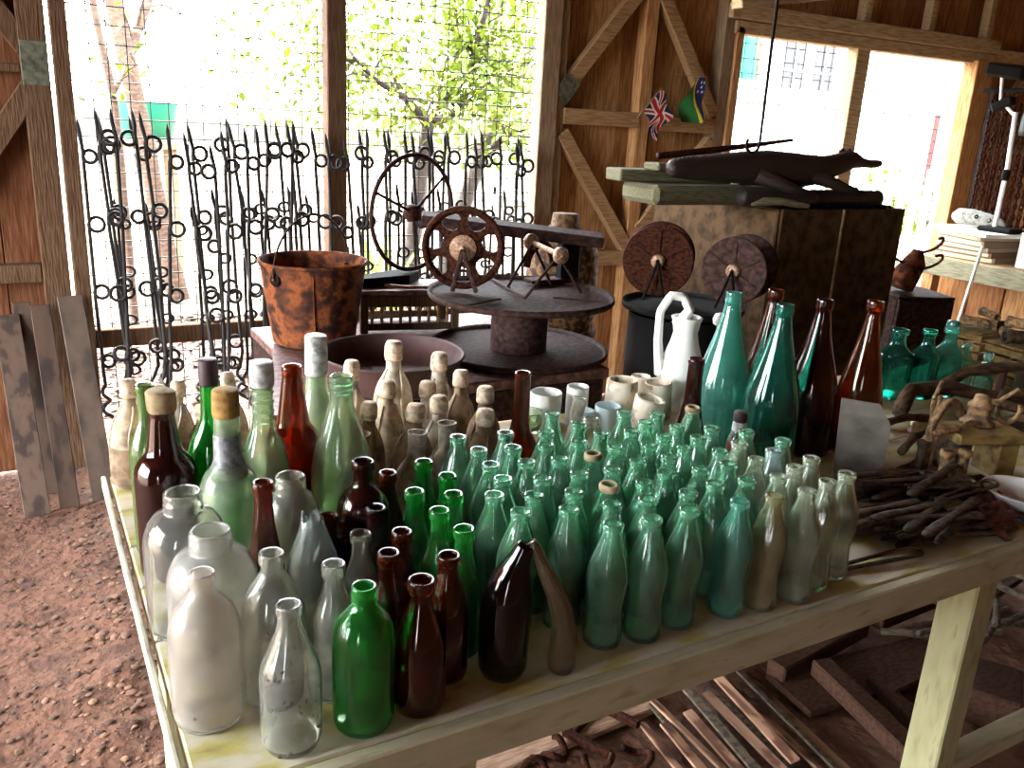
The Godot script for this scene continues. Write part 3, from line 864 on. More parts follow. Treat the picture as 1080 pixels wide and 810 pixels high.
const POS := {"frosted_flask": Vector2(0.142, -0.928), "clear_debris": Vector2(0.218, -0.841), "clear_mid": Vector2(0.223, -0.933), "clear_353": Vector2(0.291, -0.908), "jar1": Vector2(0.156, -1.137), "jar2": Vector2(0.170, -1.024), "broken_blue": Vector2(0.304, -1.037), "jar_yellow": Vector2(0.311, -1.171), "brown_cone": Vector2(0.248, -1.073), "clear_small377": Vector2(0.366, -1.022), "green_front": Vector2(0.305, -0.840), "brown_front": Vector2(0.377, -0.840), "brown_2": Vector2(0.433, -0.882), "brown_3": Vector2(0.374, -0.939), "brown_4": Vector2(0.412, -0.987), "brown_350": Vector2(0.348, -1.111), "black_405": Vector2(0.406, -1.071), "demijohn": Vector2(0.411, -1.138), "brown_412": Vector2(0.468, -1.182), "black_melt": Vector2(0.506, -0.858), "brown_clay": Vector2(0.156, -1.295), "olive_slender": Vector2(0.144, -1.381), "green_cap": Vector2(0.232, -1.336), "cork_ball": Vector2(0.237, -1.238), "white_cap281": Vector2(0.304, -1.297), "brown_tall306": Vector2(0.368, -1.359), "white_cap336": Vector2(0.430, -1.430), "pale_screw364": Vector2(0.426, -1.281), "brown_long550": Vector2(0.812, -1.361), "teal1": Vector2(1.388, -1.422), "teal2": Vector2(1.409, -1.288), "brown_b822": Vector2(1.516, -1.420), "dark_872": Vector2(1.544, -1.300), "amber_918": Vector2(1.653, -1.254), "purple733": Vector2(1.176, -1.286), "small_label": Vector2(1.271, -1.238), "g445": Vector2(0.517, -1.154), "g472": Vector2(0.528, -1.090), "g436": Vector2(0.460, -1.057), "g489": Vector2(0.508, -1.027), "g459": Vector2(0.467, -0.986), "g488": Vector2(0.474, -0.923), "c419": Vector2(0.657, -1.633), "c459": Vector2(0.741, -1.597), "c376": Vector2(0.535, -1.556), "c485": Vector2(0.757, -1.514), "c412": Vector2(0.593, -1.498), "c449": Vector2(0.676, -1.500), "c509": Vector2(0.769, -1.432), "c468": Vector2(0.670, -1.413), "c425": Vector2(0.588, -1.380), "c502": Vector2(0.714, -1.338), "c384": Vector2(0.519, -1.424), "p426": Vector2(0.555, -1.293), "p470": Vector2(0.635, -1.312), "p392": Vector2(0.492, -1.346), "L132": Vector2(0.140, -1.663), "L152": Vector2(0.177, -1.596), "L185": Vector2(0.220, -1.655), "L198": Vector2(0.265, -1.700), "L237": Vector2(0.321, -1.614), "L205": Vector2(0.255, -1.597), "cup574": Vector2(1.071, -1.681), "cup610": Vector2(1.149, -1.662), "cup657": Vector2(1.263, -1.636), "cup678": Vector2(1.263, -1.548), "cup672": Vector2(1.360, -1.687), "cup698": Vector2(1.364, -1.609), "cup641": Vector2(1.189, -1.587), "cup615": Vector2(1.130, -1.608), "dish564": Vector2(1.003, -1.648), "jar624": Vector2(1.066, -1.480), "vial603": Vector2(0.997, -1.462), "pitcher": Vector2(1.468, -1.660), "gjug": Vector2(1.553, -1.618), "tj953": Vector2(2.126, -1.517), "tj931": Vector2(2.034, -1.530), "tj972": Vector2(2.212, -1.484), "tj1002": Vector2(2.298, -1.475), "tj1021": Vector2(2.376, -1.469), "tj1044": Vector2(2.374, -1.399)}


# the outline of a bottle: base, body, shoulder, neck and lip, then down the inside again
func bottle_mesh(h: float, r: float, shoulder: float, neck_at: float, neck_r: float, lip_r: float, lip_h: float, curve := 1.0, seg := 28, base_r := 0.0, wall := 0.0028) -> ArrayMesh:
	var o := [[r * 0.72, 0.0], [r * 0.93, 0.002], [r, 0.008]]
	if base_r > 0.0:
		o = [[base_r * 0.8, 0.0], [base_r * 0.95, 0.002], [base_r, 0.008]]
	o.append([r, shoulder * 0.5 if base_r == 0.0 else shoulder * 0.8])
	o.append([r, shoulder])
	for i in range(1, 9):
		var t := i / 9.0
		var s := 0.5 + 0.5 * cos(PI * pow(t, curve))
		o.append([lerpf(neck_r, r, s), lerpf(shoulder, neck_at, t)])
	o.append([neck_r, neck_at])
	o.append([neck_r * 0.97, (neck_at + h - lip_h) / 2])
	o.append([neck_r * 0.95, h - lip_h - 0.002])
	o.append([lip_r, h - lip_h])
	o.append([lip_r * 1.02, h - lip_h * 0.5])
	o.append([lip_r, h - 0.002])
	return shell(o, h, wall, seg)


func shell(o: Array, h: float, wall: float, seg := 28, rib := 0.0) -> ArrayMesh:
	var prof := [[0.0, 0.004]] + o
	var top: float = o[-1][0]
	prof.append([top * 0.9, h])
	prof.append([maxf(top - wall * 1.4, 0.004), h - 0.001])
	for i in range(o.size() - 1, 1, -1):
		var rr: float = o[i][0] - wall
		if o[i][1] > o[-1][1] - 0.012:
			rr = minf(rr, maxf(top - wall * 1.5, 0.004))
		if i < o.size() - 1 and o[i][1] < 0.0065:
			continue
		prof.append([maxf(rr, 0.004), maxf(o[i][1], 0.009)])
	prof.append([maxf(o[1][0] - wall * 2.5, 0.004), 0.0075])
	prof.append([0.0, 0.0095])
	if rib > 0.0:
		# ten shallow vertical ribs pressed into the outside, none round the middle band or the lip
		var rows := []
		for i in prof.size():
			var q: Array = prof[i]
			var depth := rib * smoothstep(0.012, 0.03, q[1]) * (1.0 - smoothstep(0.155, 0.168, q[1])) * (1.0 - 0.8 * smoothstep(0.020, 0.0, absf(q[1] - 0.107)))
			if i > o.size():
				depth = 0.0
			var ring := PackedVector3Array()
			for j in seg:
				var t := TAU * j / seg
				var k: float = q[0] + depth * cos(10.0 * t)
				ring.append(Vector3(k * cos(t), q[1], k * sin(t)))
			rows.append(ring)
		return G.new().grid(rows, true).done()
	return G.new().lathe(prof, seg).done()


func turned(h: float, r: float, pts: Array, lip_r: float, lip_h: float, wall := 0.0028) -> ArrayMesh:
	# an outline through points [share of r, share of h], smoothed, with a lip on top
	var o := [[r * pts[0][0] * 0.78, 0.0], [r * pts[0][0] * 0.95, 0.002], [r * pts[0][0], 0.007]]
	for i in pts.size() - 1:
		var a: Array = pts[maxi(i - 1, 0)]
		var b: Array = pts[i]
		var c: Array = pts[i + 1]
		var d: Array = pts[mini(i + 2, pts.size() - 1)]
		for k in 4:
			var t := k / 4.0
			if i == 0 and k == 0:
				continue
			o.append([r * cubic_interpolate(b[0], c[0], a[0], d[0], t), h * lerpf(b[1], c[1], t)])
	o.append([r * pts[-1][0], h - lip_h - 0.001])
	o.append([lip_r, h - lip_h])
	o.append([lip_r * 1.03, h - lip_h * 0.6])
	o.append([lip_r * 0.97, h - lip_h * 0.3])
	o.append([lip_r, h - 0.002])
	return shell(o, h, wall, 30)


func contour_mesh() -> ArrayMesh:
	# the waisted soda bottle, ribbed
	var o := [[0.0222, 0.0], [0.0270, 0.002], [0.0284, 0.008], [0.0279, 0.025], [0.0258, 0.045], [0.0250, 0.058], [0.0260, 0.074], [0.0284, 0.090], [0.0297, 0.102], [0.0296, 0.112], [0.0278, 0.124], [0.0236, 0.138], [0.0188, 0.151], [0.0152, 0.162], [0.0130, 0.170], [0.0124, 0.1735], [0.0140, 0.1745], [0.0140, 0.1765], [0.0130, 0.1775], [0.0132, 0.179], [0.0146, 0.180], [0.0148, 0.184], [0.0142, 0.186]]
	return shell(o, 0.187, 0.003, 50, 0.0006)


func jar_mesh(h: float, r: float, mouth: float) -> ArrayMesh:
	var o := [[r * 0.75, 0.0], [r * 0.94, 0.003], [r, 0.012], [r, h * 0.35], [r, h * 0.62], [r * 0.97, h * 0.70], [r * 0.88, h * 0.77], [r * 0.74, h * 0.825], [mouth * 1.1, h * 0.855], [mouth, h * 0.87], [mouth * 1.07, h * 0.885], [mouth * 0.98, h * 0.90], [mouth * 1.07, h * 0.915], [mouth * 0.98, h * 0.935], [mouth * 1.04, h * 0.955], [mouth, h - 0.002]]
	return shell(o, h, 0.003, 32)


# one bottle; parts are added by the caller
func stand(called: String, key: String, label: String, mesh: Mesh, m: Material, group := "", turn := Vector3.ZERO) -> Node3D:
	var q: Vector2 = POS[key]
	return solo(called, label, "bottle", mesh, m, Vector3(q.x, 0.75, q.y), turn if turn != Vector3.ZERO else Vector3(0, rng.randf() * 360, 0), group)


func cap(o: Node3D, called: String, y0: float, y1: float, r: float, m: Material, wob := 0.03) -> void:
	part(o, called, G.new().lathe([[0.0, y0], [r * 0.92, y0], [r, y0 + 0.003], [r * 1.02, (y0 + y1) / 2], [r * 0.98, y1 - 0.003], [r * 0.85, y1], [0.0, y1 + 0.001]], 20, wob).done(), m)


func specks(o: Node3D, r: float, y0: float, y1: float, n: int, sz: float) -> void:
	# grit and leaf crumbs stuck to the inside of the glass
	var g := G.new()
	for k in n:
		var a := rng.randf() * TAU
		var y := lerpf(y0, y1, pow(rng.randf(), 1.4))
		var s := sz * rng.randf_range(0.4, 1.2)
		g.xf = Transform3D(Basis.from_euler(Vector3(rng.randf() * 3, -a, rng.randf() * 3)), Vector3(cos(a) * (r - 0.0045), y, sin(a) * (r - 0.0045)))
		g.lathe([[0.0, -s * 0.3], [s, 0.0], [0.0, s * 0.3]], 5, 0.2)
	part(o, "grit", g.done(), M.grit)


func broken_mesh(h: float, r: float) -> ArrayMesh:
	# a bottle whose neck has snapped off, with a jagged edge
	var rows := []
	var seg := 26
	var prof := [[0.0, 0.004], [r * 0.75, 0.0], [r, 0.008], [r, h * 0.30], [r * 0.98, h * 0.52], [r * 0.85, h * 0.66], [r * 0.62, h * 0.78], [r * 0.45, h * 0.88], [r * 0.40, h], [r * 0.40 - 0.0028, h], [r * 0.45 - 0.0028, h * 0.88], [r * 0.62 - 0.0028, h * 0.78], [r * 0.85 - 0.0028, h * 0.66], [r * 0.98 - 0.0028, h * 0.52], [r - 0.0028, h * 0.30], [r - 0.003, 0.012], [0.0, 0.009]]
	for q in prof:
		var ring := PackedVector3Array()
		for j in seg:
			var t := TAU * j / seg
			var y: float = q[1]
			if y >= h:
				y -= 0.012 * absf(sin(j * 2.7)) + 0.006 * absf(sin(j * 1.3))
			ring.append(Vector3(q[0] * cos(t), y, q[0] * sin(t)))
		rows.append(ring)
	return G.new().grid(rows, true).done()


func build_bottles() -> void:
	var contour := contour_mesh()
	var clay := noise_tex(61, 0.03, [[0.0, Color(0.46, 0.38, 0.28)], [0.5, Color(0.66, 0.58, 0.44)], [1.0, Color(0.78, 0.72, 0.60)]], 128, 4)
	mat("clay", Color(0.86, 0.84, 0.80), 0.9, 0, clay, Vector3(10, 10, 10))
	mat("cork", Color(0.84, 0.72, 0.46), 0.85, 0, clay, Vector3(14, 14, 14))
	mat("white_foil", Color(0.88, 0.88, 0.86), 0.55, 0.0, M.strip_c.albedo_texture, Vector3(14, 14, 14))
	mat("lead_foil", Color(0.58, 0.59, 0.60), 0.45, 0.5, M.strip_c.albedo_texture, Vector3(20, 20, 20))
	mat("dark_cap", Color(0.20, 0.12, 0.12), 0.6)
	mat("grit", Color(0.16, 0.12, 0.09), 0.95)
	# the crowd of waisted soda bottles
	var front := {26: "aqua waisted bottle in the front row, next to the twisted bottle", 35: "aqua waisted bottle in the front row, second along from the twisted bottle", 45: "aqua waisted bottle in the front row, third along from the twisted bottle", 53: "bluish-aqua waisted bottle in the front row beside the beige bottle", 58: "beige-tinted waisted bottle in the front row between aqua and clear ones", 61: "cloudy clear waisted bottle in the front row beside the beige bottle", 62: "cloudy clear waisted bottle in the front row, second from the table's scrap pile", 63: "clear waisted bottle at the end of the front row by the scrap pile", 55: "whitish-blue clear waisted bottle in front of the big teal bottles", 21: "aqua waisted bottle with a crusted pale rim, third row of the crowd", 24: "aqua waisted bottle with a clay-crusted rim in the second row", 40: "aqua bottle with clay caked round its mouth beside the plum bottle", 14: "aqua waisted bottle at the back beside the leaning white vial", 25: "aqua waisted bottle directly behind the front bottle next to the twisted one"}
	# which row from the front edge, which one in that row
	var rows := {}
	for i in COKE.size():
		var row := int(floor((-0.80 - COKE[i][1]) / 0.064))
		if not rows.has(row):
			rows[row] = []
		rows[row].append([COKE[i][0], i])
	var place := {}
	for row in rows:
		rows[row].sort()
		for k in rows[row].size():
			place[rows[row][k][1]] = [row, k]
	for i in COKE.size():
		var c: Array = COKE[i]
		var m: Material = [M.aqua, M.aqua_pale, M.beige_glass, M.blue_clear, M.aqua][c[2]] if i != 53 else M.aqua_blue
		var label := "%s waisted glass bottle in the crowd, %s row from the front edge, %s along" % ["cloudy pale" if c[2] == 1 else "aqua-green", words(place[i][0]), words(place[i][1])]
		label = front.get(i, label)
		var o := solo("waisted_bottle", label, "bottle", contour, m, Vector3(c[0], 0.75, c[1]), Vector3(rng.randf_range(-0.8, 0.8), rng.randf() * 360, rng.randf_range(-0.8, 0.8)), "waisted soda bottles")
		if c[2] == 4:
			part(o, "clay_crust", G.new().lathe([[0.0150, 0.178], [0.0160, 0.181], [0.0162, 0.185], [0.0140, 0.1885], [0.0115, 0.1885], [0.0105, 0.184]], 18, 0.07).done(), M.clay)
	# six dark green soda bottles
	var gm := bottle_mesh(0.187, 0.028, 0.085, 0.158, 0.0125, 0.0145, 0.012, 1.0)
	var gl := ["dark green soda bottle at the back of the green six, below the canteens", "dark green soda bottle between two greens, beside the aqua crowd", "dark green soda bottle behind the black-brown bottle", "dark green soda bottle nearest the aqua crowd's second row", "bright green soda bottle behind the small brown bottle", "bright green soda bottle behind the melted black bottle"]
	var gk := ["g445", "g472", "g436", "g489", "g459", "g488"]
	for i in 6:
		stand("soda_bottle", gk[i], gl[i], gm, M.green if i < 4 else M.bright_green, "green soda bottles")
	# clear and cloudy bottles at the near corner
	var o: Node3D
	o = stand("flask_bottle", "frosted_flask", "frosted pinkish-white flask bottle at the near corner of the table", turned(0.195, 0.0415, [[0.96, 0.03], [1.0, 0.08], [1.0, 0.30], [1.0, 0.55], [0.96, 0.66], [0.83, 0.745], [0.62, 0.805], [0.43, 0.85], [0.345, 0.885], [0.33, 0.915]], 0.0152, 0.014), M.frosted)
	specks(o, 0.0415, 0.01, 0.10, 14, 0.0022)
	o = stand("clear_bottle", "clear_debris", "clear bottle with dark grit inside, nearest the front edge", turned(0.183, 0.035, [[0.94, 0.03], [1.0, 0.08], [1.0, 0.3], [1.0, 0.49], [0.93, 0.58], [0.76, 0.66], [0.56, 0.76], [0.42, 0.84], [0.36, 0.90], [0.35, 0.925]], 0.0142, 0.012), M.clear)
	specks(o, 0.035, 0.004, 0.12, 46, 0.0028)
	o = stand("clear_bottle", "clear_mid", "wide clear bottle between the frosted flask and the broken bottle", turned(0.20, 0.0395, [[0.96, 0.03], [1.0, 0.08], [1.0, 0.3], [1.0, 0.53], [0.92, 0.66], [0.72, 0.76], [0.46, 0.84], [0.34, 0.88], [0.33, 0.92]], 0.0152, 0.013), M.hazy_clear)
	specks(o, 0.039, 0.06, 0.13, 10, 0.002)
	stand("clear_bottle", "clear_353", "cloudy clear long-necked bottle behind the front green bottle", bottle_mesh(0.183, 0.029, 0.10, 0.16, 0.0125, 0.0145, 0.016), M.hazy_clear)
	stand("clear_bottle", "clear_small377", "small clear bottle between the green front bottle and dark brown ones", bottle_mesh(0.155, 0.026, 0.07, 0.13, 0.0125, 0.0145, 0.012), M.hazy_clear)
	stand("glass_jar", "jar1", "big clear wide-mouthed jar by the table's long side edge", jar_mesh(0.205, 0.055, 0.0245), M.clear)
	stand("glass_jar", "jar2", "big milky wide-mouthed jar behind the frosted flask", jar_mesh(0.198, 0.056, 0.025), M.milky)
	stand("glass_jar", "jar_yellow", "stained clear jar behind the broken bottle", jar_mesh(0.19, 0.042, 0.0215), M.hazy_clear)
	stand("broken_bottle", "broken_blue", "pale blue-grey bottle with its neck broken to a jagged edge", broken_mesh(0.195, 0.037), M.blue_clear)
	stand("brown_bottle", "brown_cone", "slender brown cone-necked bottle beside the corked round bottle", bottle_mesh(0.23, 0.029, 0.05, 0.20, 0.0125, 0.014, 0.012, 1.1), M.brown)
	o = stand("green_bottle", "green_front", "bright green screw-top bottle at the very front edge", turned(0.186, 0.0370, [[0.97, 0.03], [1.0, 0.07], [1.0, 0.3], [1.0, 0.60], [0.94, 0.70], [0.79, 0.77], [0.58, 0.82], [0.42, 0.86], [0.36, 0.89], [0.355, 0.92]], 0.0148, 0.014), M.bright_green)
	part(o, "neck_ring", G.new().lathe([[0.0125, 0.166], [0.0155, 0.1665], [0.0158, 0.169], [0.0125, 0.170]], 24).done(), M.bright_green)
	# brown and black bottles
	var stub := bottle_mesh(0.165, 0.0265, 0.075, 0.138, 0.0125, 0.0145, 0.016)
	stand("brown_bottle", "brown_front", "dark brown stubby bottle with thick lip at the front edge", turned(0.177, 0.033, [[0.96, 0.03], [1.0, 0.08], [1.0, 0.25], [1.0, 0.46], [0.90, 0.58], [0.68, 0.70], [0.46, 0.80], [0.38, 0.86], [0.38, 0.90]], 0.0165, 0.015), M.brown)
	stand("brown_bottle", "brown_2", "tall reddish-brown bottle between the front brown and the melted black one", turned(0.177, 0.0295, [[0.96, 0.03], [1.0, 0.08], [1.0, 0.25], [0.99, 0.42], [0.90, 0.56], [0.72, 0.70], [0.52, 0.82], [0.43, 0.88], [0.42, 0.92]], 0.0146, 0.012), M.brown)
	stand("brown_bottle", "brown_3", "reddish-brown stubby bottle directly behind the front green bottle", stub, M.brown, "stubby brown bottles")
	stand("brown_bottle", "brown_4", "reddish-brown stubby bottle between two green soda bottles and a black one", stub, M.brown, "stubby brown bottles")
	stand("brown_bottle", "brown_350", "small brown bottle hidden beside the broken bottle", bottle_mesh(0.145, 0.027, 0.07, 0.12, 0.0125, 0.0145, 0.012), M.brown)
	stand("brown_bottle", "brown_412", "small orange-brown bottle with pale mouth behind the round plum bottle", stub, M.brown)
	stand("black_bottle", "black_405", "glossy black-brown bottle in front of the round plum bottle", bottle_mesh(0.165, 0.026, 0.08, 0.14, 0.0125, 0.0145, 0.012), M.plum)
	stand("plum_bottle", "demijohn", "round-shouldered plum-brown bottle with short neck", turned(0.21, 0.0400, [[0.94, 0.03], [1.0, 0.1], [1.0, 0.3], [1.0, 0.58], [0.93, 0.68], [0.74, 0.75], [0.50, 0.80], [0.38, 0.84], [0.36, 0.92]], 0.0168, 0.013), M.plum)
	# melted and twisted
	var g := G.new()
	g.tube([Vector3(0, 0.0, 0), Vector3(0, 0.012, 0), Vector3(0, 0.06, 0), Vector3(0.001, 0.10, 0), Vector3(0.003, 0.122, 0), Vector3(0.007, 0.143, 0), Vector3(0.012, 0.160, 0), Vector3(0.017, 0.174, 0), Vector3(0.021, 0.184, 0), Vector3(0.023, 0.187, 0)], [0.029, 0.033, 0.034, 0.034, 0.032, 0.025, 0.018, 0.0135, 0.0125, 0.010], 26)
	stand("melted_bottle", "black_melt", "black melted bottle with slumped tilted neck at the front edge", g.done(), M.black_glass, "", Vector3(0, -25, 0))
	g = G.new()
	g.tube([Vector3(0.030, 0.0, 0.0), Vector3(0.030, 0.008, 0), Vector3(0.031, 0.05, 0), Vector3(0.026, 0.085, 0.003), Vector3(0.016, 0.115, 0.006), Vector3(0.004, 0.14, 0.004), Vector3(-0.006, 0.16, 0), Vector3(-0.014, 0.178, -0.003), Vector3(-0.020, 0.190, -0.004)], [0.017, 0.019, 0.018, 0.0165, 0.014, 0.012, 0.0095, 0.008, 0.0065], 20)
	solo("twisted_bottle", "twisted brownish clear bottle with drooping bent neck at the front edge", "bottle", g.done(), M.smoky, Vector3(0.552, 0.75, -0.838), Vector3(0, -20, 0))
	# tall bottles behind, with stoppers and foils
	o = stand("stoppered_bottle", "brown_clay", "plum-brown bottle with clay-caked cap by the table's side edge", turned(0.272, 0.0455, [[0.96, 0.03], [1.0, 0.06], [1.0, 0.3], [1.0, 0.60], [0.95, 0.66], [0.80, 0.71], [0.60, 0.75], [0.52, 0.80], [0.43, 0.92], [0.40, 0.96]], 0.0185, 0.008), M.plum)
	cap(o, "clay_cap", 0.268, 0.300, 0.0215, M.clay, 0.06)
	stand("wine_bottle", "olive_slender", "slender olive-green bottle half hidden at the table's side edge", bottle_mesh(0.285, 0.030, 0.17, 0.24, 0.0125, 0.0145, 0.012), M.olive)
	o = stand("stoppered_bottle", "green_cap", "vivid green round bottle with dark brown cap", turned(0.30, 0.0390, [[0.90, 0.03], [1.0, 0.1], [1.0, 0.3], [1.0, 0.50], [0.93, 0.60], [0.75, 0.68], [0.48, 0.75], [0.38, 0.80], [0.36, 0.95]], 0.0140, 0.006), M.green)
	cap(o, "cap", 0.288, 0.330, 0.0150, M.dark_cap, 0.0)
	o = stand("stoppered_bottle", "cork_ball", "globe-shaped cloudy bottle with yellow cork and lead-foil neck", turned(0.275, 0.0465, [[0.72, 0.03], [0.84, 0.1], [0.98, 0.3], [1.0, 0.45], [0.96, 0.55], [0.82, 0.63], [0.56, 0.69], [0.42, 0.74], [0.40, 0.94]], 0.0190, 0.008), M.pale_green)
	cap(o, "cork", 0.268, 0.310, 0.0200, M.cork, 0.03)
	part(o, "lead_foil", G.new().lathe([[0.0275, 0.176], [0.0275, 0.180], [0.0205, 0.205], [0.0200, 0.240], [0.0190, 0.242]], 22, 0.02).done(), M.lead_foil)
	o = stand("foil_bottle", "white_cap281", "pale ribbed bottle with short white foil cap beside the tall brown", turned(0.31, 0.042, [[0.96, 0.03], [1.0, 0.06], [1.0, 0.25], [1.0, 0.42], [0.92, 0.52], [0.72, 0.62], [0.50, 0.70], [0.40, 0.76], [0.38, 0.95]], 0.0172, 0.008), M.pale_green)
	cap(o, "foil_cap", 0.290, 0.330, 0.0190, M.white_foil, 0.02)
	for y in [0.235, 0.25, 0.265, 0.28]:
		part(o, "neck_ring", G.new().lathe([[0.0158, y - 0.003], [0.0180, y], [0.0158, y + 0.003]], 22).done(), M.pale_green)
	stand("brown_bottle", "brown_tall306", "tall glossy brown bottle with conical neck between two foil-capped bottles", turned(0.30, 0.0455, [[0.96, 0.03], [1.0, 0.06], [1.0, 0.3], [1.0, 0.52], [0.94, 0.58], [0.78, 0.63], [0.60, 0.67], [0.52, 0.75], [0.40, 0.90], [0.36, 0.94]], 0.0170, 0.014), M.brown)
	o = stand("foil_bottle", "white_cap336", "pale green bottle with tall white foil neck, tallest of the group", turned(0.30, 0.047, [[0.96, 0.03], [1.0, 0.06], [1.0, 0.25], [1.0, 0.40], [0.93, 0.52], [0.74, 0.63], [0.50, 0.73], [0.40, 0.80], [0.38, 0.96]], 0.0180, 0.006), M.pale_green)
	cap(o, "foil_cap", 0.258, 0.330, 0.0200, M.white_foil, 0.025)
	o = stand("wine_bottle", "pale_screw364", "hazy pale green bottle with open screw neck before the canteens", turned(0.30, 0.050, [[0.96, 0.03], [1.0, 0.06], [1.0, 0.25], [1.0, 0.42], [0.93, 0.54], [0.72, 0.67], [0.50, 0.78], [0.39, 0.86], [0.37, 0.95]], 0.0188, 0.008), M.pale_green)
	for y in [0.274, 0.282, 0.290]:
		part(o, "screw_thread", G.new().lathe([[0.0172, y - 0.003], [0.0200, y], [0.0172, y + 0.003]], 22).done(), M.aqua)
	stand("brown_bottle", "brown_long550", "brown bottle with long straight neck standing behind the aqua crowd", turned(0.245, 0.040, [[0.94, 0.03], [1.0, 0.1], [1.0, 0.25], [0.97, 0.34], [0.84, 0.43], [0.60, 0.50], [0.47, 0.55], [0.42, 0.65], [0.38, 0.97]], 0.0160, 0.004), M.brown)
	# the big bottles
	stand("teal_bottle", "teal1", "big cloudy teal bottle with tapering neck behind the aqua crowd", turned(0.36, 0.068, [[0.95, 0.02], [1.0, 0.06], [1.0, 0.2], [0.98, 0.34], [0.88, 0.46], [0.70, 0.58], [0.50, 0.71], [0.36, 0.82], [0.28, 0.90], [0.26, 0.93]], 0.0188, 0.022), M.teal)
	stand("teal_bottle", "teal2", "big glossy teal bottle with ringed lip, second of two", turned(0.36, 0.066, [[0.95, 0.02], [1.0, 0.06], [1.0, 0.2], [0.98, 0.34], [0.88, 0.46], [0.70, 0.58], [0.50, 0.71], [0.36, 0.82], [0.28, 0.90], [0.26, 0.93]], 0.0188, 0.022), M.teal_deep)
	stand("brown_bottle", "brown_b822", "big brown bottle behind the second teal bottle", turned(0.36, 0.058, [[0.95, 0.02], [1.0, 0.06], [1.0, 0.2], [0.98, 0.34], [0.88, 0.46], [0.70, 0.58], [0.50, 0.71], [0.36, 0.82], [0.28, 0.90], [0.26, 0.93]], 0.0188, 0.022), M.brown)
	stand("brown_bottle", "dark_872", "big dark brown bottle behind the grey metal plate", turned(0.36, 0.063, [[0.95, 0.02], [1.0, 0.06], [1.0, 0.2], [0.98, 0.34], [0.88, 0.46], [0.70, 0.58], [0.50, 0.71], [0.36, 0.82], [0.28, 0.90], [0.26, 0.93]], 0.0188, 0.022), M.plum)
	stand("brown_bottle", "amber_918", "big amber bottle standing nearest the scrap heap", turned(0.36, 0.054, [[0.95, 0.02], [1.0, 0.06], [1.0, 0.2], [0.98, 0.34], [0.88, 0.46], [0.70, 0.58], [0.50, 0.71], [0.36, 0.82], [0.28, 0.90], [0.26, 0.93]], 0.0188, 0.022), M.amber)
	stand("plum_bottle", "purple733", "plum bottle with narrow neck before the white pitcher", bottle_mesh(0.26, 0.035, 0.06, 0.20, 0.0165, 0.0170, 0.01), M.plum)
	o = stand("small_bottle", "small_label", "small bottle with dark cap, white collar and red label", bottle_mesh(0.14, 0.021, 0.085, 0.115, 0.012, 0.0125, 0.006), M.clear)
	cap(o, "cap", 0.128, 0.150, 0.0145, M.dark_cap, 0.0)
	part(o, "collar", G.new().lathe([[0.0145, 0.108], [0.0150, 0.110], [0.0138, 0.126], [0.012, 0.127]], 18).done(), M.white_foil)
	part(o, "label", G.new().lathe([[0.0213, 0.03], [0.0216, 0.031], [0.0216, 0.082], [0.0213, 0.083]], 22).done(), mat("red_label", Color(0.42, 0.05, 0.05), 0.7))
	build_canteens()
	build_crockery()


func canteen(key: String, label: String, h: float, r: float, flat: float, m: Material, open: bool, yaw: float) -> Node3D:
	# a water bottle in a dirty cloth cover: flat round body, seam, neck and stopper
	var q: Vector2 = POS[key]
	var t := thing("canteen", label, "canteen", Vector3(q.x, 0.75, q.y), Vector3(rng.randf_range(-3, 3), yaw, rng.randf_range(-4, 4)), "canteens and clay flasks")
	r *= 1.06
	flat = minf(1.0, flat + 0.1)
	var bh := h * 0.77
	var prof := [[0.0, 0.0]]
	for i in range(1, 14):
		var a := i / 13.0
		var w := pow(maxf(1.0 - pow(absf(a * 2.0 - 0.86) / 1.14, 2.6), 0.0), 0.5) * (0.93 + 0.07 * sin(PI * a))
		w = maxf(w, 0.36)
		prof.append([r * w, bh * a * 0.99])
	prof.append([r * 0.36, bh])
	var g := G.new()
	g.xf = Transform3D(Basis.from_scale(Vector3(1, 1, flat)), Vector3.ZERO)
	g.lathe(prof, 26, 0.015)
	part(t, "body", g.done(), m)
	g = G.new()
	var seam := []
	for i in prof.size():
		if i > 0:
			seam.append(Vector3(prof[i][0] * 1.005, prof[i][1], 0))
	g.tube(seam, 0.0022, 5)
	var other := []
	for s in seam:
		other.append(Vector3(-s.x, s.y, s.z))
	g.tube(other, 0.0022, 5)
	var strap := []
	for i in range(3, prof.size()):
		strap.append(Vector3(0.006 * sin(i * 0.6), prof[i][1], prof[i][0] * flat + 0.001))
	g.tube(strap, 0.003, 5)
	part(t, "seam", g.done(), m)
	if open:
		part(t, "neck", G.new().lathe([[r * 0.42, bh * 0.94], [r * 0.40, h * 0.86], [r * 0.44, h * 0.97], [r * 0.46, h], [r * 0.36, h], [r * 0.31, h * 0.9], [0.0, h * 0.8]], 22, 0.02).done(), m)
	else:
		part(t, "neck", G.new().lathe([[r * 0.36, bh * 0.96], [r * 0.33, h * 0.82], [r * 0.33, h * 0.88], [0.0, h * 0.88]], 20).done(), m)
		part(t, "stopper", G.new().lathe([[0.0, h * 0.84], [r * 0.40, h * 0.84], [r * 0.43, h * 0.87], [r * 0.42, h * 0.96], [r * 0.34, h * 0.995], [r * 0.12, h], [0.0, h * 0.992]], 18, 0.04).done(), M.stopper)
	return t


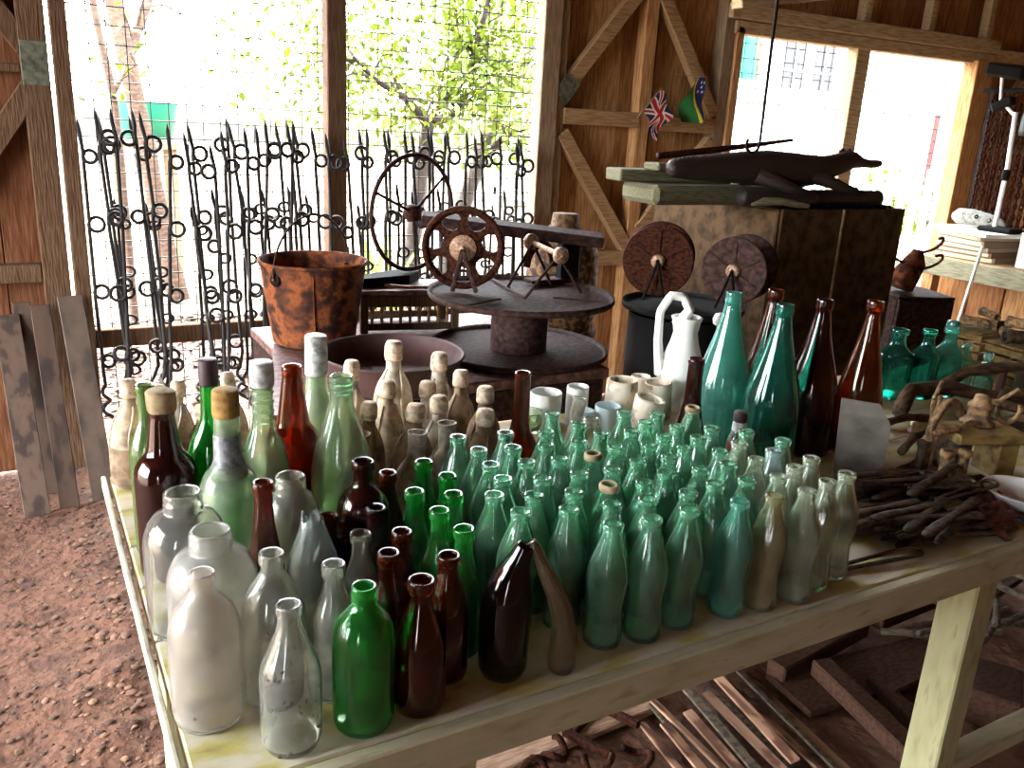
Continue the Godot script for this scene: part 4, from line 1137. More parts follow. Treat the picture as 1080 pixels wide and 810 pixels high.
func build_canteens() -> void:
	var dirt := noise_tex(81, 0.016, [[0.0, Color(0.32, 0.29, 0.25)], [0.35, Color(0.50, 0.47, 0.42)], [0.55, Color(0.62, 0.59, 0.54)], [0.8, Color(0.54, 0.48, 0.41)], [1.0, Color(0.70, 0.67, 0.62)]], 256, 5)
	var tan := relief(mat("canteen_tan", Color(1.12, 1.06, 0.98), 0.9, 0, dirt, Vector3(5, 5, 5)), dirt, 0.15)
	var grey := relief(mat("canteen_grey", Color(1.15, 1.15, 1.14), 0.85, 0, dirt, Vector3(6, 6, 6)), dirt, 0.12)
	var mud := relief(mat("canteen_mud", Color(0.90, 0.80, 0.70), 0.95, 0, dirt, Vector3(5, 5, 5)), dirt, 0.15)
	var pale := relief(mat("canteen_pale", Color(1.35, 1.34, 1.28), 0.85, 0, dirt, Vector3(4, 4, 4)), dirt, 0.12)
	mat("stopper", Color(1.38, 1.32, 1.26), 0.85, 0, dirt, Vector3(9, 9, 9))
	var t := canteen("c419", "largest pale canteen with torn cover, at the back before the red basin", 0.25, 0.044, 0.72, pale, false, 15)
	part(t, "tear", G.new().lathe([[0.0, 0.0], [0.010, 0.001], [0.014, 0.004], [0.0, 0.006]], 9, 0.25).done(), M.black_iron, Vector3(-0.030, 0.150, 0.024), Vector3(70, -50, 0))
	canteen("c459", "grey canteen with loose cover edge, at the back beside the largest one", 0.23, 0.041, 0.7, grey, false, 30)
	canteen("c376", "tall narrow tan canteen at the back, nearest the foil-capped bottles", 0.24, 0.036, 0.75, tan, false, 0)
	canteen("c485", "tan canteen with domed pale stopper, back row towards the spool", 0.21, 0.037, 0.75, tan, false, 20)
	canteen("c412", "grey-tan canteen with square pale stopper below the largest one", 0.21, 0.038, 0.75, tan, false, 40)
	canteen("c449", "pale canteen with shiny rounded stopper in the middle of the group", 0.20, 0.037, 0.75, grey, false, -10)
	canteen("c509", "rough brown canteen with pale stopper, next to the long-necked brown bottle", 0.20, 0.039, 0.75, mud, false, 25)
	canteen("c468", "pale canteen with torn yellow patch in the middle of the group", 0.20, 0.038, 0.75, grey, false, 10)
	canteen("c425", "dark-shouldered canteen with white stopper behind the open-necked one", 0.20, 0.038, 0.75, mud, false, 0)
	canteen("c502", "round brown canteen with looped stopper, in front of the rough one", 0.19, 0.038, 0.8, mud, false, -15)
	canteen("c384", "brown canteen with wooden stopper behind the open screw bottle", 0.20, 0.034, 0.8, mud, false, 12)
	canteen("p426", "open-necked grey flask with chipped shoulder, front of the canteens", 0.18, 0.036, 0.85, grey, true, 20)
	canteen("p470", "open-necked grey flask next to the aqua crowd", 0.18, 0.036, 0.85, grey, true, -20)
	canteen("p392", "small open flask half hidden behind the open screw bottle", 0.17, 0.034, 0.85, mud, true, 0)
	t = canteen("L132", "two-tone tan and brown canteen at the table's far corner", 0.21, 0.034, 0.9, tan, false, 0)
	part(t, "lower_cover", G.new().lathe([[0.026, 0.001], [0.037, 0.012], [0.0375, 0.05], [0.0375, 0.082], [0.034, 0.084]], 24, 0.01).done(), M.canteen_mud)
	canteen("L152", "whitish flask beside the two-tone canteen at the table's far corner", 0.215, 0.030, 0.9, pale, false, 10)
	canteen("L185", "grey canteen behind the vivid green bottle's neck", 0.20, 0.030, 0.9, grey, false, 0)
	canteen("L237", "tan canteen right behind the yellow cork", 0.22, 0.030, 0.9, tan, false, 0)
	canteen("L205", "small mud-brown canteen beside the vivid green bottle", 0.17, 0.028, 0.9, mud, false, 0)
	canteen("L198", "tiny white open pot between the plum bottle and the green one", 0.09, 0.024, 1.0, pale, true, 0)


func cup_mesh(h: float, r0: float, r1: float, w := 0.004) -> ArrayMesh:
	return G.new().lathe([[0.0, 0.0], [r0 * 0.9, 0.0], [r0, 0.004], [lerpf(r0, r1, 0.6), h * 0.5], [r1, h - 0.003], [r1 - w * 0.3, h], [r1 - w, h - 0.002], [lerpf(r0, r1, 0.6) - w, h * 0.5], [r0 - w * 1.3, 0.008], [0.0, 0.007]], 26, 0.006).done()


func pot(called: String, key: String, label: String, category: String, mesh: Mesh, m: Material, turn := Vector3.ZERO) -> Node3D:
	var q: Vector2 = POS[key]
	return solo(called, label, category, mesh, m, Vector3(q.x, 0.75, q.y), turn)


func build_crockery() -> void:
	var china := mat("china", Color(0.86, 0.86, 0.83), 0.3)
	var stone := relief(mat("chalky_china", Color(0.90, 0.87, 0.80), 0.7, 0, noise_tex(91, 0.02, [[0.0, Color(0.6, 0.52, 0.42)], [0.4, Color(0.95, 0.93, 0.9)], [1.0, Color(1, 1, 1)]], 128, 4), Vector3(6, 6, 6)), noise_tex(92, 0.03, [[0.0, Color.BLACK], [1.0, Color.WHITE]], 128, 4), 0.1)
	var bluish := mat("bluish_china", Color(0.72, 0.80, 0.80), 0.3)
	pot("china_cup", "cup574", "wide white china cup beside the long-necked brown bottle", "cup", cup_mesh(0.080, 0.036, 0.039), china)
	pot("china_cup", "cup610", "narrow tall white china cup under the spool", "cup", cup_mesh(0.092, 0.027, 0.0275), china)
	pot("insulator", "cup657", "largest chalky white pot with open mouth, stained inside", "pot", cup_mesh(0.105, 0.045, 0.038, 0.009), stone)
	pot("insulator", "cup678", "lumpy chalky white pot with broken mouth, in front of the largest pot", "pot", cup_mesh(0.088, 0.030, 0.038, 0.012), stone, Vector3(8, 0, -8))
	pot("insulator", "cup672", "small chalky pot behind the largest pot", "pot", cup_mesh(0.09, 0.026, 0.026, 0.006), stone)
	pot("insulator", "cup698", "chalky white mug with stained mouth next to the pitcher", "mug", cup_mesh(0.098, 0.032, 0.034, 0.006), stone, Vector3(0, 0, 6))
	pot("china_cup", "cup641", "pale bluish china bowl in front of the largest pot", "bowl", cup_mesh(0.062, 0.026, 0.032), bluish)
	pot("china_cup", "cup615", "small bluish-white cup before the narrow tall cup", "cup", cup_mesh(0.05, 0.024, 0.028), bluish)
	pot("glass_dish", "dish564", "shallow clear glass dish behind the long-necked brown bottle", "dish", cup_mesh(0.05, 0.032, 0.035), M.pale_green)
	pot("glass_jar", "jar624", "small clear jar with rust stain behind the aqua crowd", "jar", jar_mesh(0.08, 0.025, 0.017), M.hazy_clear)
	var v := pot("glass_vial", "vial603", "slim whitish glass vial leaning behind the aqua crowd", "vial", cup_mesh(0.14, 0.013, 0.015, 0.002), M.frosted, Vector3(0, 0, -9))
	# white pitcher with a tall looped handle
	var q: Vector2 = POS.pitcher
	var t := thing("pitcher", "white porcelain pitcher with tall looped handle beside the big teal bottle", "pitcher", Vector3(q.x, 0.75, q.y), Vector3(0, -29, 0))
	t.scale = Vector3(1.18, 1.18, 1.18)
	part(t, "body", shell([[0.034, 0.0], [0.044, 0.003], [0.052, 0.03], [0.051, 0.07], [0.043, 0.115], [0.031, 0.15], [0.026, 0.172], [0.030, 0.195], [0.034, 0.206]], 0.208, 0.004, 28), china)
	var g := G.new()
	var c := Curve3D.new()
	for q2 in [[-0.046, 0.075], [-0.058, 0.15], [-0.060, 0.215], [-0.040, 0.252], [-0.012, 0.250], [0.004, 0.222], [-0.012, 0.196], [-0.024, 0.185]]:
		c.add_point(Vector3(q2[0], q2[1], 0))
	for i in range(1, 7):
		var d := (c.get_point_position(i + 1) - c.get_point_position(i - 1)) * 0.18
		c.set_point_in(i, -d)
		c.set_point_out(i, d)
	var hp := []
	var hr := []
	for i in 31:
		hp.append(c.sample_baked(c.get_baked_length() * i / 30.0))
		hr.append(0.0125 - 0.004 * sin(PI * i / 30.0))
	g.xf = Transform3D(Basis.from_scale(Vector3(1, 1, 1.5)), Vector3.ZERO)
	g.tube(hp, hr, 10)
	part(t, "handle", g.done(), china)
	q = POS.gjug + Vector2(0.02, 0.0)
	t = thing("glass_jug", "clear glass jug with round ear handle between pitcher and teal bottle", "jug", Vector3(q.x, 0.75, q.y), Vector3(0, 15, 0))
	part(t, "body", shell([[0.030, 0.0], [0.038, 0.003], [0.040, 0.02], [0.040, 0.11], [0.034, 0.145], [0.019, 0.175], [0.016, 0.19], [0.0165, 0.212], [0.018, 0.218]], 0.22, 0.003, 26), M.hazy_clear)
	g = G.new()
	hp = []
	for i in 17:
		var a := TAU * i / 16.0
		hp.append(Vector3(-0.020 + 0.014 * cos(a), 0.19 + 0.016 * sin(a), 0.0))
	g.tube(hp, 0.004, 7)
	part(t, "ear", g.done(), M.hazy_clear)
	solo("door_knob", "white china knob on a stem between pitcher and second teal bottle", "knob", G.new().lathe([[0.0, 0.0], [0.016, 0.0], [0.016, 0.006], [0.006, 0.012], [0.006, 0.205], [0.017, 0.212], [0.019, 0.225], [0.014, 0.238], [0.0, 0.243]], 20).done(), china, Vector3(1.60, 0.75, -1.68), Vector3(0, 0, 0))


func ring_path(r: float, n := 32, squash := 1.0) -> Array:
	var a := []
	for i in n + 1:
		a.append(Vector3(r * cos(TAU * i / n), r * squash * sin(TAU * i / n), 0))
	return a


func disc_mesh(r: float, t: float, lip: float, seg := 40, dish := 0.0) -> ArrayMesh:
	# a flat round plate about the y axis with a rolled rim
	return G.new().lathe([[0.0, 0.0], [r * 0.5, -dish * 0.4], [r - lip, 0.0], [r, lip * 0.2], [r + lip * 0.5, lip], [r + lip * 0.3, lip * 1.8 + t], [r - lip, t + lip * 0.6], [r - lip * 1.6, t], [r * 0.5, t - dish * 0.4], [0.0, t]], seg, 0.004).done()


func build_background() -> void:
	# the second table, its top of mauve tin
	var t := thing("work_bench", "low bench with mauve tin top carrying the rusty bucket and spool", "bench", Vector3(0.60, -0.015, -1.93))
	part(t, "top", bx(Vector3(0.84, 0.03, 0.76), 0.004), M.mauve_tin, Vector3(0.42, 0.785, -0.38))
	part(t, "apron", bx(Vector3(0.02, 0.09, 0.72)), M.dull_iron, Vector3(0.012, 0.725, -0.38))
	part(t, "apron", bx(Vector3(0.80, 0.09, 0.02)), M.dull_iron, Vector3(0.42, 0.725, -0.012))
	part(t, "apron", bx(Vector3(0.80, 0.09, 0.02)), M.dull_iron, Vector3(0.42, 0.725, -0.748))
	for q in [[0.04, -0.04], [0.80, -0.04], [0.04, -0.72], [0.80, -0.72]]:
		part(t, "leg", bx(Vector3(0.06, 0.755, 0.06)), M.old_post, Vector3(q[0], 0.3925, q[1]))
	var g := G.new()
	g.slab(PackedVector2Array([Vector2(-0.25, -0.28), Vector2(0.20, -0.30), Vector2(0.30, 0.16), Vector2(-0.02, 0.27)]), 0.004, Vector3.ZERO, Basis(Vector3.RIGHT, -PI / 2))
	solo("tin_sheet", "loose mauve tin sheet sloping off the bench in front of the bucket", "sheet", g.done(), M.mauve_tin, Vector3(0.66, 0.7873, -2.16), Vector3(0, 8, 0))
	# rusty bucket
	t = thing("bucket", "tapered rusty iron bucket with upright wire bail on the bench", "bucket", Vector3(0.735, 0.791, -2.46))
	part(t, "pail", G.new().lathe([[0.0, 0.004], [0.113, 0.004], [0.116, 0.0], [0.119, 0.004], [0.135, 0.10], [0.152, 0.232], [0.158, 0.234], [0.160, 0.239], [0.157, 0.244], [0.151, 0.242], [0.148, 0.232], [0.131, 0.10], [0.115, 0.012], [0.0, 0.012]], 44, 0.006).done(), M.rust)
	g = G.new()
	g.tube([Vector3(-0.12, 0.012, 0.022), Vector3(-0.136, 0.10, 0.022), Vector3(-0.150, 0.22, 0.022)], 0.0022, 5)
	part(t, "seam", g.done(), M.rust, Vector3.ZERO, Vector3(0, 65, 0))
	for s in [-1.0, 1.0]:
		var ear := part(t, "ear", G.new().lathe([[0.0, -0.004], [0.016, -0.004], [0.019, 0.0], [0.016, 0.004], [0.0, 0.005]], 16).done(), M.black_iron, Vector3(s * 0.130, 0.20, -s * 0.075), Vector3(84, 120.0 if s > 0.0 else -60.0, 0))
		part(ear, "rivet", G.new().lathe([[0.0, 0.004], [0.006, 0.005], [0.004, 0.010], [0.0, 0.011]], 10).done(), M.rust)
	g = G.new()
	var p := []
	for i in 25:
		var a := PI * i / 24.0
		p.append(Vector3(-0.158 * cos(a), 0.205 + 0.165 * sin(a), 0))
	g.tube(p, 0.0032, 6)
	part(t, "bail", g.done(), M.dull_iron, Vector3.ZERO, Vector3(0, 30, 0))
	# red basin
	solo("tin_basin", "shallow wide reddish-brown tin basin in front of the bucket", "basin", G.new().lathe([[0.0, 0.006], [0.155, 0.006], [0.160, 0.0], [0.165, 0.004], [0.180, 0.072], [0.186, 0.074], [0.188, 0.078], [0.184, 0.081], [0.178, 0.076], [0.161, 0.012], [0.0, 0.012]], 48, 0.006).done(), M.red_tin, Vector3(0.80, 0.791, -2.0))
	# cable spool lying on its side
	t = thing("cable_spool", "big iron cable spool lying flat, wide rusty flanges", "spool", Vector3(1.265, 0.787, -2.16))
	part(t, "flange", disc_mesh(0.262, 0.006, 0.007, 56, 0.006), M.dull_iron, Vector3(0, 0.005, 0))
	part(t, "barrel", G.new().lathe([[0.084, 0.0], [0.084, 0.155]], 36).done(), M.dull_iron, Vector3(0, 0.012, 0))
	part(t, "flange", disc_mesh(0.270, 0.006, 0.008, 56, 0.012), M.dull_iron, Vector3(0, 0.164, 0))
	for k in 3:
		part(t, "rib", bx(Vector3(0.012, 0.005, 0.15)), M.dull_iron, Vector3(0.17 * sin(k * 2.1 + 0.9), 0.175, 0.17 * cos(k * 2.1 + 0.9)), Vector3(0, rad_to_deg(k * 2.1 + 0.9), 0))
	# cast wheel standing on the spool
	t = thing("cast_wheel", "rusty cast wheel with round spoke holes standing on the spool", "wheel", Vector3(1.125, 1.086, -2.27), Vector3(0, -30, 0))
	t.scale = Vector3(1.15, 1.15, 1.15)
	part(t, "rim", G.new().lathe([[0.088, -0.012], [0.104, -0.014], [0.106, 0.0], [0.104, 0.014], [0.088, 0.012], [0.088, -0.012]], 44).done(), M.rust_fine, Vector3.ZERO, Vector3(90, 0, 0))
	part(t, "hub", G.new().lathe([[0.0, -0.012], [0.048, -0.012], [0.050, 0.0], [0.048, 0.012], [0.0, 0.012]], 32).done(), M.rust_fine, Vector3.ZERO, Vector3(90, 0, 0))
	part(t, "washer", G.new().lathe([[0.0, 0.0], [0.032, 0.0], [0.034, 0.003], [0.010, 0.005], [0.008, 0.010], [0.0, 0.010]], 24).done(), M.pale_metal, Vector3(0, 0, 0.012), Vector3(90, 0, 0))
	for k in 7:
		part(t, "spoke", G.new().slab(PackedVector2Array([Vector2(-0.017, 0.046), Vector2(-0.009, 0.060), Vector2(-0.009, 0.076), Vector2(-0.020, 0.091), Vector2(0.020, 0.091), Vector2(0.009, 0.076), Vector2(0.009, 0.060), Vector2(0.017, 0.046)]), 0.018).done(), M.rust_fine, Vector3.ZERO, Vector3(0, 0, k * 360.0 / 7))
	for k in 2:
		part(t, "strut", beam(Vector3(0.0, 0.0, 0.03), Vector3(-0.02 + 0.06 * k, -0.104, 0.05), 0.012, 0.006), M.dull_iron)
	# roller stand: two rollers on an axle over bent-rod legs
	t = thing("roller_stand", "iron stand with two pale rollers on an axle, on the spool", "roller stand", Vector3(1.355, 0.962, -2.17))
	g = G.new()
	g.tube([Vector3(-0.012, 0.140, -0.085), Vector3(0.0, 0.122, 0.075)], 0.008, 8)
	part(t, "axle", g.done(), M.pale_metal)
	for q in [Vector3(-0.012, 0.140, -0.08), Vector3(0.0, 0.122, 0.07)]:
		part(t, "roller", G.new().lathe([[0.0, -0.010], [0.020, -0.010], [0.024, -0.006], [0.024, 0.006], [0.020, 0.010], [0.008, 0.011], [0.006, 0.016], [0.0, 0.016]], 24).done(), M.pale_metal, q, Vector3(82, 0, 0))
	for q in [[Vector3(-0.012, 0.135, -0.07), Vector3(-0.10, 0.002, -0.06)], [Vector3(-0.012, 0.135, -0.07), Vector3(0.08, 0.002, -0.10)], [Vector3(0.0, 0.118, 0.06), Vector3(-0.115, 0.002, 0.075)], [Vector3(0.0, 0.118, 0.06), Vector3(0.10, 0.002, 0.04)]]:
		g = G.new()
		g.tube([q[0], q[0].lerp(q[1], 0.5) + Vector3(0, 0.004, 0), q[1]], 0.0048, 6)
		part(t, "leg", g.done(), M.dull_iron)
	part(t, "tie_bar", beam(Vector3(-0.115, 0.004, 0.075), Vector3(-0.10, 0.004, -0.06), 0.01, 0.004), M.dull_iron)
	# a blackened clamp casting between the rollers and the wall
	t = thing("clamp_casting", "blackened iron clamp casting with a curved jaw behind the rollers", "casting", Vector3(1.49, 0.964, -2.31))
	part(t, "block", bx(Vector3(0.07, 0.13, 0.05), 0.01), M.black_iron, Vector3(0.03, 0.065, 0))
	g = G.new()
	p = []
	for i in 9:
		var a := PI * i / 8.0
		p.append(Vector3(-0.075 - 0.05 * cos(a), 0.05 + 0.07 * sin(a), 0))
	g.tube(p, 0.013, 8)
	part(t, "jaw", g.done(), M.rust_fine)
	part(t, "foot", bx(Vector3(0.17, 0.012, 0.06), 0.003), M.rust_fine, Vector3(-0.03, 0.006, 0))
	# steering wheel leaning at the back
	t = thing("steering_wheel", "bare iron steering wheel with thin spokes leaning behind the cast wheel", "steering wheel", Vector3(1.115, 1.145, -2.62), Vector3(0, 22, 4))
	part(t, "rim", G.new().tube(ring_path(0.182, 48), 0.0075, 8, false).done(), M.dull_iron)
	part(t, "hub", G.new().lathe([[0.0, -0.02], [0.026, -0.02], [0.028, 0.0], [0.024, 0.02], [0.0, 0.022]], 20).done(), M.rust_fine, Vector3.ZERO, Vector3(90, 0, 0))
	for k in 3:
		var a := deg_to_rad(35.0 + k * 118.0)
		g = G.new()
		g.tube([Vector3(cos(a) * 0.02, sin(a) * 0.02, 0), Vector3(cos(a) * 0.18, sin(a) * 0.18, 0)], [0.006, 0.0045], 6)
		part(t, "spoke", g.done(), M.dull_iron)
	# long flat iron bar
	solo("iron_bar", "long flat iron bar lying across from the steering wheel towards the reels", "bar", beam(Vector3(-0.285, 0.020, 0), Vector3(0.285, -0.025, 0), 0.034, 0.07), M.dull_iron, Vector3(1.345, 1.125, -2.37), Vector3(8, -26, 0))
	# the little wooden stand behind the spool
	t = thing("sewing_stand", "small brown wooden stand with spindled sides behind the basin", "stand", Vector3(1.07, 0.786, -2.57), Vector3(0, -12, 0))
	part(t, "top", bx(Vector3(0.32, 0.016, 0.20), 0.004), M.mauve_tin, Vector3(0, 0.128, 0))
	for s in [-1.0, 1.0]:
		part(t, "side_rail", bx(Vector3(0.30, 0.022, 0.014)), M.old_post, Vector3(0, 0.02, s * 0.09))
		part(t, "side_panel", bx(Vector3(0.30, 0.035, 0.014)), M.old_post, Vector3(0, 0.101, s * 0.09))
		part(t, "end_panel", bx(Vector3(0.014, 0.035, 0.17)), M.old_post, Vector3(s * 0.145, 0.101, 0))
		for q in [-1.0, 1.0]:
			part(t, "leg", bx(Vector3(0.024, 0.12, 0.024)), M.old_post, Vector3(s * 0.145, 0.06, q * 0.09))
		for k in 9:
			part(t, "spindle", G.new().lathe([[0.0, 0.03], [0.004, 0.03], [0.006, 0.05], [0.003, 0.06], [0.006, 0.072], [0.004, 0.084], [0.0, 0.084]], 8).done(), M.rail, Vector3(-0.12 + k * 0.03, 0, s * 0.09))
	# black bits of iron on the stand
	g = G.new()
	g.slab(PackedVector2Array([Vector2(-0.12, -0.02), Vector2(0.05, -0.05), Vector2(0.13, -0.01), Vector2(0.10, 0.05), Vector2(-0.02, 0.045), Vector2(-0.11, 0.02)]), 0.03, Vector3.ZERO, Basis(Vector3.RIGHT, -PI / 2))
	solo("iron_plate", "curved black iron plate lying on the small wooden stand", "plate", g.done(), M.black_iron, Vector3(1.02, 0.938, -2.60), Vector3(0, 20, 0))
	g = G.new()
	g.tube([Vector3(-0.11, 0.0, 0.0), Vector3(-0.05, 0.0, 0.045), Vector3(0.05, 0.0, 0.05), Vector3(0.10, 0.0, 0.02), Vector3(0.09, 0.0, -0.03)], 0.006, 7)
	solo("bent_rod", "bent pale iron rod lying at the edge of the wooden stand", "rod", g.done(), M.pale_metal, Vector3(1.10, 0.929, -2.53), Vector3(0, -10, 0))
	build_reels()
	build_tank()
	build_flags()
	build_left_corner()


func reel(label: String, at: Vector3, turn: Vector3, r: float, w: float, m: Material) -> void:
	var t := thing("wire_reel", label, "reel", at, turn)
	for s in [-1.0, 1.0]:
		var f := part(t, "flange", G.new().lathe([[0.0, -0.003], [r * 0.96, -0.003], [r, -0.006], [r * 1.02, 0.0], [r, 0.006], [r * 0.96, 0.003], [0.0, 0.003]], 44).done(), m, Vector3(0, 0, s * w / 2), Vector3(90, 0, 0))
		for k in 6:
			part(f, "rib", bx(Vector3(0.008, 0.004, r * 0.62), 0.0015), m, Vector3(sin(k * PI / 3) * r * 0.55, s * 0.005, cos(k * PI / 3) * r * 0.55), Vector3(0, k * 60.0, 0))
	part(t, "drum", G.new().lathe([[r * 0.42, -w / 2], [r * 0.42, w / 2]], 28).done(), M.black_iron, Vector3.ZERO, Vector3(90, 0, 0))
	part(t, "hub", G.new().lathe([[0.006, 0.0], [0.020, 0.0], [0.020, 0.008], [0.010, 0.012], [0.006, 0.012]], 22).done(), M.pale_metal, Vector3(0, 0, w / 2 + 0.003), Vector3(90, 0, 0))
	for s in [-1.0, 1.0]:
		part(t, "stand_leg", beam(Vector3(0, 0, w / 2 + 0.018), Vector3(s * 0.032, -r - 0.014, w / 2 + 0.03), 0.008, 0.008), M.black_iron)


func build_reels() -> void:
	var t := thing("steel_drum", "black steel drum with dished lid carrying the two wire reels", "drum", Vector3(1.675, 0, -1.92))
	part(t, "shell", G.new().lathe([[0.0, 0.0], [0.150, 0.0], [0.155, 0.01], [0.155, 0.30], [0.160, 0.31], [0.155, 0.32], [0.155, 0.62], [0.160, 0.63], [0.155, 0.64], [0.155, 0.935]], 44).done(), M.black_iron)
	part(t, "lid", disc_mesh(0.174, 0.006, 0.008, 48, 0.01), M.black_iron, Vector3(0, 0.945, 0))
	reel("rusty wire reel with pale hub standing on the black drum", Vector3(1.635, 1.084, -2.0), Vector3(0, -42, 0), 0.101, 0.105, M.rust_fine)
	reel("dark plain-sided wire reel in front of the big tank", Vector3(1.785, 1.078, -1.82), Vector3(0, -62, 0), 0.094, 0.105, M.dull_iron)
	# wood and rusted ware in the gap between spool and drum
	t = thing("rusted_canister", "mottled yellow-rusted canister standing behind the spool", "canister", Vector3(1.70, 0, -2.62))
	part(t, "body", G.new().lathe([[0.0, 0.0], [0.13, 0.0], [0.135, 0.01], [0.13, 0.5], [0.13, 1.0], [0.10, 1.06], [0.05, 1.10], [0.045, 1.14], [0.0, 1.14]], 32, 0.01).done(), M.mottled)
	part(t, "band", G.new().lathe([[0.132, 0.70], [0.138, 0.705], [0.138, 0.725], [0.132, 0.73]], 32).done(), M.rust_fine)
	t = thing("plank_stump", "upright reddish timber stump with grey capped top behind the drum", "stump", Vector3(1.90, 0, -2.40))
	part(t, "shaft", bx(Vector3(0.07, 1.0, 0.07), 0.008), M.board_dark, Vector3(0, 0.50, 0))
	part(t, "metal_cap", bx(Vector3(0.08, 0.03, 0.08), 0.01), M.dull_iron, Vector3(0, 1.01, 0))



func build_tank() -> void:
	var t := thing("steel_tank", "tall square rusted steel tank with a vertical seam, under the crocodile carving", "tank", Vector3(2.04, 0, -1.95))
	part(t, "side_panel", bx(Vector3(0.012, 1.23, 0.60), 0.004), M.tank, Vector3(0.006, 0.615, -0.30))
	part(t, "side_panel", bx(Vector3(0.012, 1.23, 0.60), 0.004), M.tank, Vector3(0.594, 0.615, -0.30))
	part(t, "front_panel", bx(Vector3(0.272, 1.23, 0.012), 0.003), M.tank, Vector3(0.149, 0.615, 0.0))
	part(t, "front_panel", bx(Vector3(0.302, 1.23, 0.012), 0.003), M.tank, Vector3(0.438, 0.615, -0.002))
	part(t, "back_panel", bx(Vector3(0.60, 1.23, 0.012), 0.003), M.tank, Vector3(0.30, 0.615, -0.60))
	part(t, "lid", bx(Vector3(0.60, 0.010, 0.60), 0.003), M.tank, Vector3(0.30, 1.225, -0.30))
	part(t, "seam_strip", bx(Vector3(0.010, 1.23, 0.006), 0.002), M.tank_seam, Vector3(0.286, 0.615, 0.008))
	# planks and trays on the tank
	solo("grey_plank", "short mossy grey plank jutting out beside the crocodile's tail", "plank", bx(Vector3(0.42, 0.036, 0.09), 0.004), M.mossy, Vector3(1.80, 1.309, -2.19), Vector3(0, -4, 0))
	var g := G.new()
	g.box(Vector3(0.62, 0.058, 0.18), Vector3.ZERO, 0.014)
	solo("wooden_tray", "thick mossy wooden block under the grey plank on the tank", "block", g.done(), M.mossy, Vector3(1.95, 1.260, -2.14), Vector3(0, 0, 0))
	g = G.new()
	g.box(Vector3(0.06, 0.022, 0.07), Vector3.ZERO, 0.005)
	solo("spacer_block", "small grey spacer block between plank and stick on the tank", "block", g.done(), M.mossy, Vector3(1.70, 1.339, -2.13), Vector3(0, 5, 0))
	for k in 2:
		g = G.new()
		g.tube([Vector3(-0.14, 0, 0), Vector3(0, 0.002, 0.0), Vector3(0.14, 0, 0)], 0.026, 14)
		var l := thing("shell_case", ["dark rounded shell case lying on the tank, end ring toward the window", "second dark shell case with pale end ring, nearer the snout"][k], "shell case", Vector3(2.06 + k * 0.31, 1.262, -1.982), Vector3(0, -3, 0))
		part(l, "body", g.done(), M.ebony)
		part(l, "end_ring", G.new().tube(ring_path(0.024, 20), 0.004, 6, false).done(), M.dull_iron, Vector3(0.142, 0, 0), Vector3(0, 90, 0))
	# corrugated strip lying along the tank's front edge
	var rows := []
	for i in 2:
		var r := PackedVector3Array()
		for j in 81:
			r.append(Vector3(-0.27 + j * 0.00675, 0.006 + 0.006 * sin(j * PI / 2.0), -0.035 + i * 0.07))
		rows.append(r)
	solo("corrugated_strip", "dark ribbed rubber strip along the front edge of the tank top", "strip", G.new().grid(rows, false).done(), M.black_iron, Vector3(2.30, 1.231, -1.98))
	g = G.new()
	g.tube([Vector3(-0.10, 0.0, 0), Vector3(-0.06, 0.010, 0.0), Vector3(0.0, 0.012, 0.005), Vector3(0.06, 0.004, 0.01), Vector3(0.11, 0.0, 0.01)], [0.004, 0.013, 0.012, 0.011, 0.008], 8)
	solo("carved_paddle", "small mossy carved stick at the tank's top corner", "stick", g.done(), M.mossy, Vector3(2.04, 1.243, -1.955), Vector3(0, -6, 0))
	# the crocodile
	t = thing("crocodile_carving", "dark carved wooden crocodile with long snout lying on the tank", "carving", Vector3(2.05, 1.284, -2.05), Vector3(0, 0, 0))
	g = G.new()
	var path := []
	var rad := []
	for q in [[-0.36, 0.052, 0.014], [-0.345, 0.054, 0.024], [-0.28, 0.056, 0.031], [-0.18, 0.058, 0.037], [-0.08, 0.062, 0.044], [0.02, 0.062, 0.050], [0.12, 0.058, 0.050], [0.20, 0.060, 0.042], [0.27, 0.072, 0.034], [0.33, 0.086, 0.030], [0.365, 0.096, 0.029], [0.39, 0.097, 0.024], [0.43, 0.090, 0.016], [0.48, 0.086, 0.012], [0.525, 0.087, 0.012], [0.545, 0.088, 0.010], [0.55, 0.088, 0.004]]:
		path.append(Vector3(q[0], q[1], 0.02 * sin(q[0] * 6.0)))
		rad.append(q[2] * 1.12)
	g.tube(path, rad, 16)
	for q in [[Vector3(0.16, 0.05, 0.035), Vector3(0.23, 0.028, 0.075), Vector3(0.29, 0.010, 0.09), Vector3(0.335, 0.002, 0.095)], [Vector3(0.16, 0.05, -0.035), Vector3(0.24, 0.04, -0.07), Vector3(0.33, 0.022, -0.08), Vector3(0.36, 0.015, -0.08)], [Vector3(-0.05, 0.045, 0.035), Vector3(0.02, 0.016, 0.085), Vector3(0.075, 0.0, 0.09), Vector3(0.11, -0.004, 0.095)], [Vector3(-0.05, 0.045, -0.035), Vector3(0.0, 0.016, -0.08), Vector3(0.05, 0.0, -0.09), Vector3(0.09, 0.0, -0.09)]]:
		g.tube(q, [0.026, 0.019, 0.015, 0.010], 10)
	for s in [-1.0, 1.0]:
		g.tube([Vector3(0.352, 0.120, s * 0.014), Vector3(0.366, 0.126, s * 0.014), Vector3(0.380, 0.119, s * 0.013)], [0.006, 0.008, 0.005], 8)
	part(t, "body", g.done(), M.ebony)
	g = G.new()
	for k in 34:
		var x := -0.33 + k * 0.0165
		var y := 0.056 + lerpf(0.026, 0.049, clampf((x + 0.34) / 0.36, 0, 1))
		for s in [-1.0, 1.0]:
			g.box(Vector3(0.009, 0.010, 0.008), Vector3(x, y, s * 0.012 + 0.02 * sin(x * 6.0)), 0.003)
	part(t, "back_ridge", g.done(), M.ebony)
